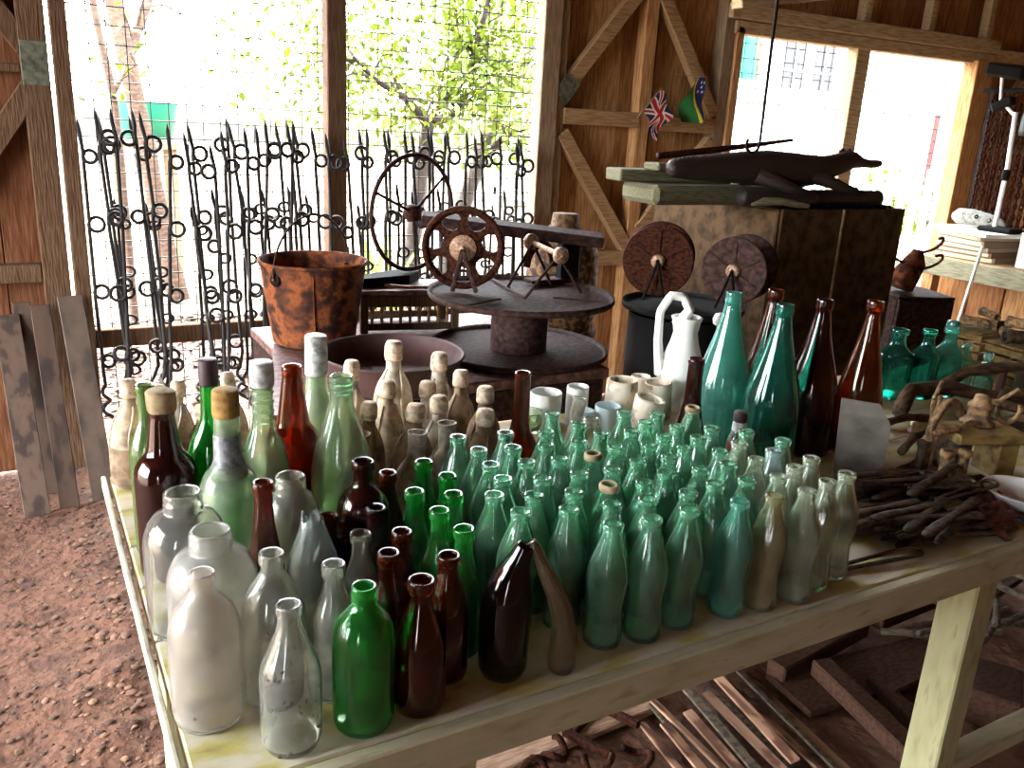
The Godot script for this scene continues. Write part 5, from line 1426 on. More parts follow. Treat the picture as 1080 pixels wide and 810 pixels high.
	solo("long_stick", "long thin stick lying slantwise over the crocodile", "stick", G.new().tube([Vector3(-0.27, -0.018, 0), Vector3(-0.1, -0.006, 0.003), Vector3(0.08, 0.008, 0), Vector3(0.27, 0.024, 0)], [0.010, 0.010, 0.008, 0.005], 7).done(), M.rust_fine, Vector3(1.87, 1.402, -2.02), Vector3(0, 2, 2))
	# hooked rod hanging from the tie beam
	t = thing("hook_rod", "thin iron rod with a hook end hanging over the tank", "hook", Vector3(1.955, 1.40, -1.98))
	g = G.new()
	g.tube([Vector3(-0.012, 1.52, 0), Vector3(-0.004, 0.3, 0), Vector3(0.0, 0.02, 0)], [0.006, 0.005, 0.004], 6)
	part(t, "rod", g.done(), M.black_iron)
	g = G.new()
	var p := []
	for i in 11:
		var a := PI * 1.15 * i / 10.0
		p.append(Vector3(-0.026 + 0.026 * cos(a), 0.02 - 0.026 * sin(a), 0))
	g.tube(p, 0.0045, 6)
	part(t, "hook", g.done(), M.black_iron)


func flag_mesh(w: float, h: float, fold: float, sag: float) -> ArrayMesh:
	var st := SurfaceTool.new()
	st.begin(Mesh.PRIMITIVE_TRIANGLES)
	var nx := 16
	var ny := 8
	var at := func(i: int, j: int) -> Vector3:
		var u := float(i) / nx
		var v := float(j) / ny
		return Vector3(u * w * (1.0 - 0.25 * fold), (-v * h - sag * u * u) * (1.0 if sag > 0.0 else 0.3 + 0.7 * minf(u * 1.6, 1.0)), fold * 0.03 * sin(u * 9.0 + v * 5.0) * u)
	for i in nx:
		for j in ny:
			for q in [[0, 0], [1, 0], [1, 1], [0, 0], [1, 1], [0, 1]]:
				st.set_smooth_group(0)
				st.set_uv(Vector2(float(i + q[0]) / nx, float(j + q[1]) / ny))
				st.add_vertex(at.call(i + q[0], j + q[1]))
	st.generate_normals()
	return st.commit()


func build_flags() -> void:
	# crossed red, white and blue
	var im := Image.create(128, 72, false, Image.FORMAT_RGB8)
	var blue := Color(0.07, 0.08, 0.25)
	var red := Color(0.66, 0.09, 0.10)
	var wh := Color(0.82, 0.80, 0.78)
	for y in 72:
		for x in 128:
			var u := (x - 63.5) / 64.0
			var v := (y - 35.5) / 36.0
			var c := blue
			var d := minf(absf(u - v), absf(u + v)) * 0.707
			if d < 0.17:
				c = wh
			if d < 0.065:
				c = red
			if absf(u) < 0.17 or absf(v) < 0.30:
				c = wh
			if absf(u) < 0.10 or absf(v) < 0.18:
				c = red
			im.set_pixel(x, y, c)
	flag("union flag of red, white and blue, crumpled, pinned to the boarded panel", im, Vector3(2.85, 1.63, -3.60), 0.20, 0.15, 1.0, 0.06, Vector3(0, 0, -42))
	# blue over green with a yellow diagonal and white stars
	im = Image.create(128, 72, false, Image.FORMAT_RGB8)
	for y in 72:
		for x in 128:
			var k := x / 128.0 + y / 72.0 - 1.0
			im.set_pixel(x, y, Color(0.80, 0.74, 0.18) if absf(k) < 0.06 else Color(0.05, 0.12, 0.36) if k < 0.0 else Color(0.10, 0.38, 0.16))
	for s in [[14, 10], [40, 10], [27, 19], [14, 28], [40, 28]]:
		for y in range(-5, 6):
			for x in range(-5, 6):
				var a := atan2(x, -y)
				var rr := sqrt(x * x + y * y)
				if rr < 2.3 + 2.5 * pow(absf(cos(a * 2.5)), 2.0):
					im.set_pixel(s[0] + x, s[1] + y, Color(0.9, 0.9, 0.9))
	flag("small flag, starry blue above green with yellow stripe, hanging on the panel", im, Vector3(3.125, 1.70, -3.60), 0.27, 0.15, 0.7, 0.0, Vector3(0, 0, -90))


func flag(label: String, im: Image, at: Vector3, w: float, h: float, fold: float, sag: float, turn: Vector3) -> void:
	var m := StandardMaterial3D.new()
	m.albedo_texture = ImageTexture.create_from_image(im)
	m.roughness = 0.9
	m.cull_mode = BaseMaterial3D.CULL_DISABLED
	var t := thing("flag", label, "flag", at, turn)
	part(t, "cloth", flag_mesh(w, h, fold, sag), m)
	var g := G.new()
	g.tube([Vector3(-0.003, 0.012, -0.004), Vector3(-0.003, -h - 0.05, -0.004)], 0.0025, 6)
	part(t, "stick", g.done(), M.header)


func build_left_corner() -> void:
	# strips of old iron leaning on the boarded panel
	var labels := ["stained grey iron strip leaning at the shed's dark corner, outermost", "brownish iron strip leaning between two others at the corner", "wide clean grey strip leaning nearest the corner post", "dark narrow strip leaning behind the other iron strips"]
	var rows := [[-0.075, -0.045, 0.085, 0.66], [0.038, 0.060, 0.066, 0.69], [0.140, 0.180, 0.085, 0.72], [-0.022, 0.0, 0.06, 0.70]]
	for k in 4:
		var q: Array = rows[k]
		var top := Vector3(q[0], q[3], -3.63 - (0.02 if k == 3 else 0.0))
		var foot := Vector3(q[1], 0.0, -3.26 - (0.10 if k == 3 else 0.0) - 0.03 * k)
		var l := (top - foot).length()
		var up := (top - foot).normalized()
		var right := Vector3.RIGHT - up * up.x
		right = right.normalized()
		var o := solo("iron_strip", labels[k], "strip", bx(Vector3(q[2], l, 0.006), 0.002), [M.strip_a, M.strip_b, M.strip_c, M.strip_b][k], (top + foot) / 2, Vector3.ZERO, "leaning strips")
		o.basis = Basis(right, up, right.cross(up))


func build_right_end() -> void:
	var scrap := noise_tex(101, 0.02, [[0.0, Color(0.13, 0.10, 0.08)], [0.4, Color(0.26, 0.21, 0.16)], [0.65, Color(0.40, 0.33, 0.25)], [0.85, Color(0.34, 0.24, 0.18)], [1.0, Color(0.46, 0.40, 0.30)]], 256, 5)
	var old := relief(mat("scrap_iron", Color(0.92, 0.96, 0.96), 0.8, 0.15, scrap, Vector3(7, 7, 7)), scrap, 0.1)
	var hide := relief(mat("old_leather", Color(1.0, 0.93, 0.84), 0.85, 0, scrap, Vector3(3, 9, 9)), scrap, 0.15)
	var ochre := relief(mat("ochre_iron", Color(1.55, 1.48, 1.30), 0.8, 0.1, scrap, Vector3(8, 8, 8)), scrap, 0.1)
	var slat := mat("yellow_slat", Color(0.60, 0.49, 0.26), 0.8, 0, M.strip_c.albedo_texture, Vector3(4, 9, 9))
	# teal jars
	var jl := {"tj953": "round-shouldered deep teal bottle, tallest of the teal jars behind the scrap", "tj931": "squat teal jar half hidden behind the amber bottle", "tj972": "round-shouldered teal bottle, third of the teal row", "tj1002": "pale bluish teal bottle with stopper before the slatted box", "tj1021": "small pale aqua jar before the slatted boxes", "tj1044": "smallest pale aqua jar beside the upright tins"}
	for k in jl:
		var h: float = {"tj953": 0.20, "tj931": 0.18, "tj972": 0.20, "tj1002": 0.20, "tj1021": 0.15, "tj1044": 0.14}[k]
		var r: float = {"tj953": 0.048, "tj931": 0.040, "tj972": 0.040, "tj1002": 0.042, "tj1021": 0.028, "tj1044": 0.026}[k]
		var o := stand("teal_jar", k, jl[k], bottle_mesh(h, r, h * 0.62, h * 0.83, r * 0.42, r * 0.50, 0.014, 0.75, 30), M.jar_aqua if k in ["tj1021", "tj1044"] else M.teal if k == "tj1002" else M.teal_deep)
		if k == "tj1002":
			cap(o, "stopper", h - 0.004, h + 0.020, r * 0.45, M.teal, 0.0)
	# slatted boxes with pipe pieces on them
	var bl := ["yellow slatted wooden box with pipe pieces on top, next to the teal jars", "yellow slatted wooden box with pipe pieces on top, farthest along the table"]
	var bp := [Vector3(2.74, 0.75, -1.66), Vector3(2.66, 0.75, -1.47)]
	for k in 2:
		var t := thing("slatted_box", bl[k], "box", bp[k], Vector3(0, -8, 0), "slatted boxes")
		for y in 4:
			for s in [-1.0, 1.0]:
				part(t, "slat", bx(Vector3(0.15, 0.021, 0.010), 0.002), slat, Vector3(0, 0.016 + y * 0.029, s * 0.065))
				part(t, "slat", bx(Vector3(0.010, 0.021, 0.125), 0.002), slat, Vector3(s * 0.07, 0.016 + y * 0.029, 0))
		part(t, "bottom", bx(Vector3(0.135, 0.008, 0.12)), slat, Vector3(0, 0.006, 0))
		part(t, "lid", bx(Vector3(0.155, 0.008, 0.145)), slat, Vector3(0, 0.121, 0))
	var pl := ["grey pipe elbow lying crosswise on the first slatted box", "short grey pipe with open end on the first slatted box", "rusty short pipe lying behind others on the first slatted box", "wide pipe socket facing forward on the second slatted box", "short grey pipe stacked over the pipe socket", "brown pipe stub at the end of the second slatted box", "short pale pipe lying between the two slatted boxes"]
	var pp := [[Vector3(2.72, 0.895, -1.66), 20.0, 0.016, 0.11], [Vector3(2.76, 0.893, -1.62), 75.0, 0.014, 0.09], [Vector3(2.76, 0.922, -1.655), -30.0, 0.013, 0.10], [Vector3(2.63, 0.899, -1.47), 60.0, 0.020, 0.09], [Vector3(2.66, 0.934, -1.47), 10.0, 0.016, 0.12], [Vector3(2.70, 0.895, -1.45), 40.0, 0.016, 0.08], [Vector3(2.68, 0.893, -1.515), -20.0, 0.014, 0.10]]
	for k in 7:
		var q: Array = pp[k]
		var r: float = q[2]
		var l: float = q[3]
		solo("pipe_piece", pl[k], "pipe", G.new().lathe([[r * 0.72, -l / 2], [r * 1.15, -l / 2], [r * 1.15, -l / 2 + 0.012], [r, -l / 2 + 0.014], [r, l / 2], [r * 0.72, l / 2], [r * 0.72, -l / 2]], 18).done(), old if k % 2 else ochre, q[0], Vector3(90, q[1], 0), "pipe pieces")
	solo("upright_tin", "narrow pinkish tin standing before the second slatted box", "tin", bx(Vector3(0.028, 0.10, 0.02), 0.004), mat("pink_tin", Color(0.48, 0.36, 0.34), 0.6), Vector3(2.50, 0.80, -1.42), Vector3(0, 20, 2))
	solo("upright_tin", "narrow greenish glassy tin standing beside the pinkish tin", "tin", bx(Vector3(0.03, 0.075, 0.02), 0.004), mat("green_tin", Color(0.42, 0.47, 0.40), 0.4), Vector3(2.53, 0.788, -1.385), Vector3(0, 10, -3))
	# straps, belts and a curved board heaped on the table
	var straps := [
		["thick dark leather strap folded over the heap beside the teal jars", [Vector3(1.98, 0.765, -1.37), Vector3(2.05, 0.815, -1.40), Vector3(2.16, 0.820, -1.37), Vector3(2.28, 0.795, -1.30), Vector3(2.38, 0.775, -1.24)], 0.026],
		["curved dark board arching across the heap of straps", [Vector3(2.16, 0.80, -1.40), Vector3(2.26, 0.850, -1.385), Vector3(2.38, 0.862, -1.345), Vector3(2.52, 0.85, -1.29)], 0.022],
		["coiled old leather belt at the near end of the strap heap", [Vector3(2.22, 0.765, -1.16), Vector3(2.13, 0.775, -1.20), Vector3(2.12, 0.785, -1.27), Vector3(2.20, 0.790, -1.30), Vector3(2.29, 0.785, -1.26), Vector3(2.30, 0.78, -1.18)], 0.017],
		["second coil of old leather belt lying over the first", [Vector3(2.30, 0.80, -1.10), Vector3(2.20, 0.81, -1.14), Vector3(2.16, 0.82, -1.22), Vector3(2.24, 0.83, -1.26), Vector3(2.36, 0.82, -1.20)], 0.015],
		["short greyish strap lying flat before the teal jars", [Vector3(1.86, 0.763, -1.33), Vector3(1.95, 0.772, -1.33), Vector3(2.04, 0.765, -1.30)], 0.014],
		["brown strap lying low beside the amber bottle", [Vector3(1.74, 0.762, -1.18), Vector3(1.84, 0.772, -1.22), Vector3(1.96, 0.766, -1.25)], 0.013],
		["flat dark strap under the yellow-topped casting", [Vector3(1.62, 0.76, -1.10), Vector3(1.72, 0.77, -1.11), Vector3(1.80, 0.765, -1.16)], 0.013]]
	for s in straps:
		var c := Curve3D.new()
		var pts: Array = s[1]
		for i in pts.size():
			var d: Vector3 = (pts[mini(i + 1, pts.size() - 1)] - pts[maxi(i - 1, 0)]) * 0.18
			c.add_point(pts[i] - pts[0], -d, d)
		var path := []
		var rad := []
		for i in 21:
			path.append(c.sample_baked(c.get_baked_length() * i / 20.0))
			rad.append(s[2] * (0.75 + 0.08 * sin(i * 0.9)))
		solo("leather_strap", s[0], "strap", G.new().tube(path, rad, 9).done(), hide, pts[0], Vector3.ZERO, "strap heap")
	# bone-like bits
	for k in 4:
		solo("insulator_bit", ["small white china bit lying before the teal jars", "small pale china bit beside the amber bottle's foot", "grey china bit next to the folded strap", "pale chip lying in front of the strap heap"][k], "china bit", G.new().lathe([[0.0, 0.0], [0.013, 0.0], [0.015, 0.008], [0.008, 0.014], [0.011, 0.024], [0.006, 0.030], [0.0, 0.031]], 14, 0.05).done(), M.chalky_china, [Vector3(1.87, 0.75, -1.38), Vector3(1.80, 0.75, -1.29), Vector3(1.92, 0.75, -1.28), Vector3(1.86, 0.751, -1.20)][k], Vector3(0, k * 70.0, 0))
	# zinc plate leaning on the big bottles
	solo("zinc_sheet", "grey zinc plate with clipped corner leaning upright against the amber bottle", "plate", G.new().slab(PackedVector2Array([Vector2(-0.052, 0.0), Vector2(0.046, -0.004), Vector2(0.050, 0.125), Vector2(0.022, 0.168), Vector2(-0.056, 0.172)]), 0.0025).done(), mat("zinc", Color(0.47, 0.45, 0.41), 0.65, 0.1, M.strip_c.albedo_texture, Vector3(5, 5, 5)), Vector3(1.515, 0.755, -1.115), Vector3(-10, -42, 0))
	# cast fittings on a wooden block
	var t := thing("wooden_block", "yellowish wooden block carrying the bell-shaped casting", "block", Vector3(1.80, 0.75, -1.06), Vector3(0, -20, 0))
	part(t, "top_board", bx(Vector3(0.17, 0.022, 0.10), 0.003), slat, Vector3(0.02, 0.094, 0))
	part(t, "support", bx(Vector3(0.05, 0.082, 0.08), 0.003), slat, Vector3(0.07, 0.041, 0))
	part(t, "support", bx(Vector3(0.04, 0.082, 0.07), 0.003), hide, Vector3(-0.03, 0.041, -0.01))
	t = thing("bell_casting", "bell-shaped ochre iron casting with domed top on the wooden block", "casting", Vector3(1.835, 0.856, -1.075))
	part(t, "bell", G.new().lathe([[0.0, 0.0], [0.036, 0.0], [0.036, 0.006], [0.024, 0.012], [0.022, 0.035], [0.026, 0.040], [0.026, 0.046], [0.018, 0.052], [0.015, 0.066], [0.0, 0.070]], 24).done(), ochre)
	part(t, "bolt", G.new().lathe([[0.0, -0.012], [0.007, -0.012], [0.007, 0.012], [0.0, 0.012]], 6).done(), ochre, Vector3(0.016, 0.055, 0.016), Vector3(90, 45, 0))
	t = thing("arched_handle", "arched ochre iron handle with bolt ends beside the bell-shaped casting", "handle", Vector3(1.70, 0.75, -1.09))
	var g := G.new()
	var p := []
	for i in 11:
		var a := PI * (0.05 + 0.8 * i / 10.0)
		p.append(Vector3(0.045 - 0.05 * cos(a), 0.10 + 0.062 * sin(a), 0))
	p.push_front(Vector3(-0.006, 0.004, 0.0))
	g.tube(p, 0.010, 8)
	part(t, "arch", g.done(), ochre)
	g = G.new()
	g.tube([Vector3(-0.02, 0.104, 0.02), Vector3(0.05, 0.112, 0.03), Vector3(0.095, 0.118, 0.03)], 0.008, 8)
	part(t, "bolt", g.done(), ochre)
	for k in 2:
		t = thing("shackle", ["ochre iron shackle ring standing behind the bell-shaped casting", "ochre iron shackle ring hooked at the far side of the bell-shaped casting"][k], "shackle", [Vector3(1.82, 0.75, -1.17), Vector3(1.905, 0.857, -1.05)][k], Vector3(0, [20.0, -30.0][k], 0))
		p = []
		var lift: float = [0.125, 0.030][k]
		for i in 15:
			var a := PI * (-0.15 + 1.3 * i / 14.0) + PI
			p.append(Vector3(0.026 * cos(a), lift + 0.028 * sin(a), 0))
		part(t, "bow", G.new().tube(p, 0.006, 7).done(), ochre)
		if k == 0:
			part(t, "stem", G.new().tube([Vector3(0, 0.0, 0), Vector3(0, 0.10, 0)], 0.008, 8).done(), ochre)
		part(t, "pin", G.new().tube([Vector3(-0.03, lift + 0.018, 0), Vector3(0.012, lift + 0.05, 0)], 0.005, 7).done(), ochre)
	for k in 3:
		solo("iron_bobbin", ["pale iron bobbin standing under the arched handle", "pale ribbed bobbin standing next to the wooden block", "dark bobbin standing behind the pale ones"][k], "bobbin", G.new().lathe([[0.0, 0.0], [0.015, 0.0], [0.015, 0.008], [0.011, 0.012], [0.011, 0.065], [0.015, 0.07], [0.015, 0.08], [0.0, 0.081]], 16, 0.03).done(), ochre if k < 2 else old, [Vector3(1.675, 0.75, -1.03), Vector3(1.715, 0.75, -1.015), Vector3(1.68, 0.75, -1.09)][k])
	# rags
	var rag := mat("plum_rag", Color(0.30, 0.20, 0.22), 0.95, 0, scrap, Vector3(9, 9, 9))
	rag.albedo_color = Color(1.1, 0.8, 0.85)
	for k in 3:
		var rows := []
		for i in 9:
			var r := PackedVector3Array()
			for j in 9:
				var u := j / 8.0 - 0.5
				var w := i / 8.0 - 0.5
				r.append(Vector3(u * [0.15, 0.11, 0.16][k], 0.012 + 0.012 * sin(u * 14.0 + k) * cos(w * 9.0) + 0.02 * (0.25 - w * w), w * [0.07, 0.06, 0.08][k] * (1.0 + 0.3 * sin(j * 1.7 + k))))
			rows.append(r)
		solo("rag", ["plum-brown rag crumpled in front of the wooden block", "plum rag lump between bobbins and cutlery", "folded pinkish rag at the table's front edge"][k], "rag", G.new().grid(rows, false).done(), rag, [Vector3(1.70, 0.751, -0.955), Vector3(1.60, 0.751, -0.99), Vector3(1.60, 0.751, -0.865)][k], Vector3(0, [35.0, -20.0, 22.0][k], 0))
	# heap of old cutlery handles
	for k in 57:
		var loop := k % 3 == 0
		g = G.new()
		var l := rng.randf_range(0.17, 0.25)
		if loop:
			p = []
			for i in 13:
				var a := -PI / 2 + PI * i / 12.0
				p.append(Vector3(l / 2 - 0.016 + 0.014 * cos(a), 0, 0.014 * sin(a)))
			p.push_front(Vector3(-l / 2, 0.0, -0.005))
			p.append(Vector3(-l / 2, 0.0, 0.005))
			g.tube(p, 0.0040, 6)
		else:
			g.xf = Transform3D(Basis.from_scale(Vector3(1, 0.4, 1)), Vector3.ZERO)
			g.tube([Vector3(-l / 2, 0, 0), Vector3(-l / 2 + 0.012, 0, 0), Vector3(-l * 0.25, 0, 0), Vector3(0.0, 0.004, 0), Vector3(l * 0.3, 0, 0), Vector3(l / 2 - 0.006, 0, 0), Vector3(l / 2, 0, 0)], [0.004, 0.010, 0.013, 0.008, 0.011, 0.014, 0.005], 8)
		var layer := k / 14
		var at := Vector3(lerpf(1.25, 1.50, fmod(k * 0.37, 1.0)) + 0.0004 * k + 0.03 * layer, 0.757 + layer * 0.011 + 0.004 * (k % 2), lerpf(-0.85, -1.07, fmod(k * 0.618, 1.0)))
		var nth := 0
		for kk in 57:
			if (kk % 3 == 0) == loop and lerpf(1.25, 1.50, fmod(kk * 0.37, 1.0)) + 0.0004 * kk + 0.03 * (kk / 14) < at.x - 0.0001:
				nth += 1
		nth = mini(nth, 39)
		var lab := "rusty flat handle in the cutlery heap, %s from the bottles" % words(nth) if not loop else "looped wire handle in the cutlery heap, %s from the bottles" % words(nth)
		solo("cutlery_handle" if not loop else "loop_handle", lab, "handle", g.done(), old, at, Vector3(rng.randf_range(-3, 3), rng.randf_range(-22, 18), rng.randf_range(-3, 3)), "cutlery heap")
	# enamel dish, grey sheet over it
	t = thing("enamel_dish", "white enamel dish with chipped rust patch at the table's front edge", "dish", Vector3(1.745, 0.75, -0.895))
	part(t, "bowl", G.new().lathe([[0.0, 0.0], [0.045, 0.0], [0.068, 0.028], [0.076, 0.031], [0.078, 0.034], [0.068, 0.034], [0.046, 0.005], [0.0, 0.004]], 36).done(), M.china)
	solo("slate_sheet", "grey flat sheet resting on the enamel dish rim", "sheet", bx(Vector3(0.18, 0.004, 0.09), 0.001), M.dull_iron, Vector3(1.80, 0.789, -0.862), Vector3(0, 25, 6))
	solo("blue_sheet", "bluish enamel strip lying under the dish at the table edge", "sheet", bx(Vector3(0.28, 0.003, 0.05), 0.001), mat("blue_enamel", Color(0.48, 0.55, 0.62), 0.4), Vector3(1.80, 0.753, -0.828), Vector3(0, -2, 0))
	build_far_bench()


func build_far_bench() -> void:
	# pale bench along the far side of the room
	var t := thing("side_bench", "pale green-grey bench with boarded back at the far end of the shed", "bench", Vector3(4.6, 0, -3.22))
	part(t, "top", bx(Vector3(0.75, 0.03, 1.9), 0.004), M.header, Vector3(0.375, 0.805, 0.95))
	part(t, "fascia", bx(Vector3(0.03, 0.10, 1.9), 0.004), M.bench_fascia, Vector3(0.0, 0.765, 0.95))
	for k in 9:
		part(t, "back_board", bx(Vector3(0.02, 0.72, 0.20), 0.003), [M.board, M.board_dark, M.board_pale][k % 3], Vector3(0.18, 0.36, 0.10 + k * 0.212))
	part(t, "leg", bx(Vector3(0.07, 0.72, 0.07)), M.board_pale, Vector3(0.04, 0.36, 0.04))
	part(t, "leg", bx(Vector3(0.07, 0.72, 0.07)), M.board_pale, Vector3(0.04, 0.36, 1.86))
	# books and trays stacked on it
	var tones := [Color(0.55, 0.46, 0.36), Color(0.48, 0.36, 0.26), Color(0.62, 0.58, 0.50), Color(0.52, 0.42, 0.32), Color(0.72, 0.68, 0.60), Color(0.84, 0.83, 0.80)]
	var y := 0.821
	for k in 6:
		var hh: float = [0.030, 0.026, 0.024, 0.034, 0.026, 0.018][k]
		var b := thing("old_book" if k < 5 else "white_tray", ["bottom book of the stack on the side bench", "second book from the bottom of the stack", "third book from the bottom, pale page edges", "fourth book from the bottom of the stack", "top book of the stack under the white tray", "white tray lying on the stack of books"][k], "book" if k < 5 else "tray", Vector3(4.80, y, -3.03), Vector3(0, 6.0 - k * 5.0, 0), "stack on the side bench")
		var m := mat("book_%d" % k, tones[k], 0.8)
		if k < 5:
			part(b, "cover", bx(Vector3(0.30, hh, 0.36 - 0.01 * k), 0.003), m, Vector3(0, hh / 2, 0))
			part(b, "pages", bx(Vector3(0.305, hh - 0.010, 0.33 - 0.01 * k), 0.001), M.page, Vector3(-0.004, hh / 2, 0.0))
		else:
			part(b, "plate", bx(Vector3(0.36, hh, 0.48), 0.006), m, Vector3(0, hh / 2, 0.02))
			part(b, "rim", bx(Vector3(0.37, 0.006, 0.49), 0.002), m, Vector3(0, hh, 0.02))
		y += hh + 0.001
	var g := G.new()
	g.tube([Vector3(0, 0.045, -0.15), Vector3(0.0, 0.05, -0.12), Vector3(0, 0.05, -0.04), Vector3(0, 0.042, 0.05), Vector3(0, 0.030, 0.12), Vector3(0, 0.024, 0.15)], [0.02, 0.045, 0.048, 0.040, 0.028, 0.012], 14)
	t = thing("animal_skull", "bleached grey animal skull with dark holes on top of the white tray", "skull", Vector3(4.86, 0.990, -3.10), Vector3(0, 10, 0))
	part(t, "cranium", g.done(), M.bone)
	for q in [Vector3(-0.036, 0.060, -0.07), Vector3(-0.036, 0.058, 0.0), Vector3(-0.028, 0.045, 0.07)]:
		part(t, "hollow", G.new().lathe([[0.0, 0.0], [0.010, 0.0], [0.013, 0.006], [0.009, 0.009], [0.0, 0.004]], 12).done(), M.black_iron, q, Vector3(0, 0, 75))
	# pole stand with black clamp
	t = thing("pole_stand", "slim white pole with black clamp and dark collar on the side bench", "stand", Vector3(4.76, 0.985, -2.935))
	part(t, "pole", G.new().tube([Vector3(0, 0, 0), Vector3(0.0, 0.35, 0.0), Vector3(0.0, 0.64, -0.02)], 0.013, 10).done(), M.china)
	part(t, "collar", G.new().lathe([[0.0, 0.28], [0.020, 0.28], [0.022, 0.31], [0.020, 0.34], [0.0, 0.34]], 14).done(), M.black_iron)
	part(t, "sleeve", G.new().lathe([[0.0, 0.52], [0.045, 0.52], [0.048, 0.55], [0.045, 0.64], [0.0, 0.64]], 16).done(), mat("dark_teal", Color(0.10, 0.16, 0.17), 0.5), Vector3(0.02, 0, 0.06))
	part(t, "arm", G.new().tube([Vector3(0, 0.62, -0.02), Vector3(0.0, 0.70, -0.12), Vector3(0, 0.83, -0.14)], 0.009, 8).done(), M.china)
	part(t, "clamp", bx(Vector3(0.06, 0.07, 0.22), 0.012), M.black_iron, Vector3(0, 0.85, -0.12), Vector3(8, 0, 0))
	part(t, "clamp", bx(Vector3(0.05, 0.05, 0.12), 0.010), M.black_iron, Vector3(0, 0.68, -0.10), Vector3(-25, 0, 0))
	part(t, "foot", bx(Vector3(0.12, 0.03, 0.2), 0.01), M.black_iron, Vector3(0.0, 0.015, 0.03))
	t = thing("white_box", "plain white carton standing on the side bench by the frame edge", "box", Vector3(4.80, 0.821, -2.72))
	part(t, "carton", bx(Vector3(0.24, 0.17, 0.26), 0.004), M.china, Vector3(0, 0.085, 0.12))
	part(t, "flap", bx(Vector3(0.245, 0.004, 0.13), 0.001), M.china, Vector3(0, 0.173, 0.06), Vector3(2, 0, 0))
	solo("white_stick", "thin white stick leaning against the side bench", "stick", G.new().tube([Vector3(0, 0, 0), Vector3(0.12, 0.93, 0.03)], 0.009, 8).done(), M.china, Vector3(4.40, 0.0, -2.86))
	# rusty chains hanging from the wall
	var link := G.new()
	for k in 26:
		var yy := -0.03 * k
		link.xf = Transform3D(Basis(Vector3.UP, PI / 2 * (k % 2)), Vector3(0, yy, 0))
		var pts := []
		for i in 11:
			pts.append(Vector3(0.012 * cos(TAU * i / 10.0), 0.020 * sin(TAU * i / 10.0), 0))
		link.tube(pts, 0.005, 5, false)
	var chain := link.done()
	for k in 20:
		solo("rusty_chain", "rusty chain hanging in the brown curtain of chains, %s from the window jamb" % words(k), "chain", chain, M.rust_fine, Vector3(4.95 + 0.015 * (k % 4), 1.72 - 0.03 * (k % 3), -3.22 + k * 0.032), Vector3(0, k * 37.0, 0), "hanging chains")
	t = thing("chain_rack", "dark iron rack carrying the hanging chains", "rack", Vector3(4.97, 0.82, -2.91))
	part(t, "bar", bx(Vector3(0.08, 0.02, 0.80)), M.black_iron, Vector3(0.04, 0.93, 0))
	for s in [-1.0, 1.0]:
		part(t, "upright", bx(Vector3(0.02, 0.93, 0.02)), M.black_iron, Vector3(0.08, 0.465, s * 0.39))
	# dark crate behind the tank with curled rusty iron on it
	t = thing("iron_crate", "dark brown iron crate between tank and side bench", "crate", Vector3(3.16, 0, -2.25), Vector3(0, -20, 0))
	part(t, "side", bx(Vector3(0.24, 0.85, 0.02)), M.dull_iron, Vector3(0, 0.425, 0.12))
	part(t, "side", bx(Vector3(0.24, 0.85, 0.02)), M.dull_iron, Vector3(0, 0.425, -0.12))
	part(t, "end", bx(Vector3(0.02, 0.85, 0.22)), M.dull_iron, Vector3(-0.11, 0.425, 0))
	part(t, "end", bx(Vector3(0.02, 0.85, 0.22)), M.dull_iron, Vector3(0.11, 0.425, 0))
	part(t, "lid", bx(Vector3(0.25, 0.012, 0.25)), M.dull_iron, Vector3(0, 0.856, 0))
	t = thing("rusty_root", "knotty rusty iron lump with curled horn-like rods on the dark crate", "iron lump", Vector3(3.15, 0.880, -2.25))
	g = G.new()
	g.tube([Vector3(-0.05, 0.0, 0), Vector3(-0.03, 0.05, 0), Vector3(0.01, 0.10, 0), Vector3(0.02, 0.15, 0)], [0.05, 0.055, 0.045, 0.02], 12)
	part(t, "lump", g.done(), M.rust)
	for q in [[-1.0, 0.10, 0.09], [1.0, 0.14, 0.08], [-1.0, 0.05, 0.07], [1.0, 0.07, 0.10]]:
		var pts := []
		for i in 9:
			var a := PI * 1.1 * i / 8.0
			pts.append(Vector3(q[0] * (0.02 + q[2] * sin(a * 0.9)), q[1] + 0.035 * (1.0 - cos(a)), 0.01 * i * q[0]))
		part(t, "curled_rod", G.new().tube(pts, 0.006, 6).done(), M.rust)


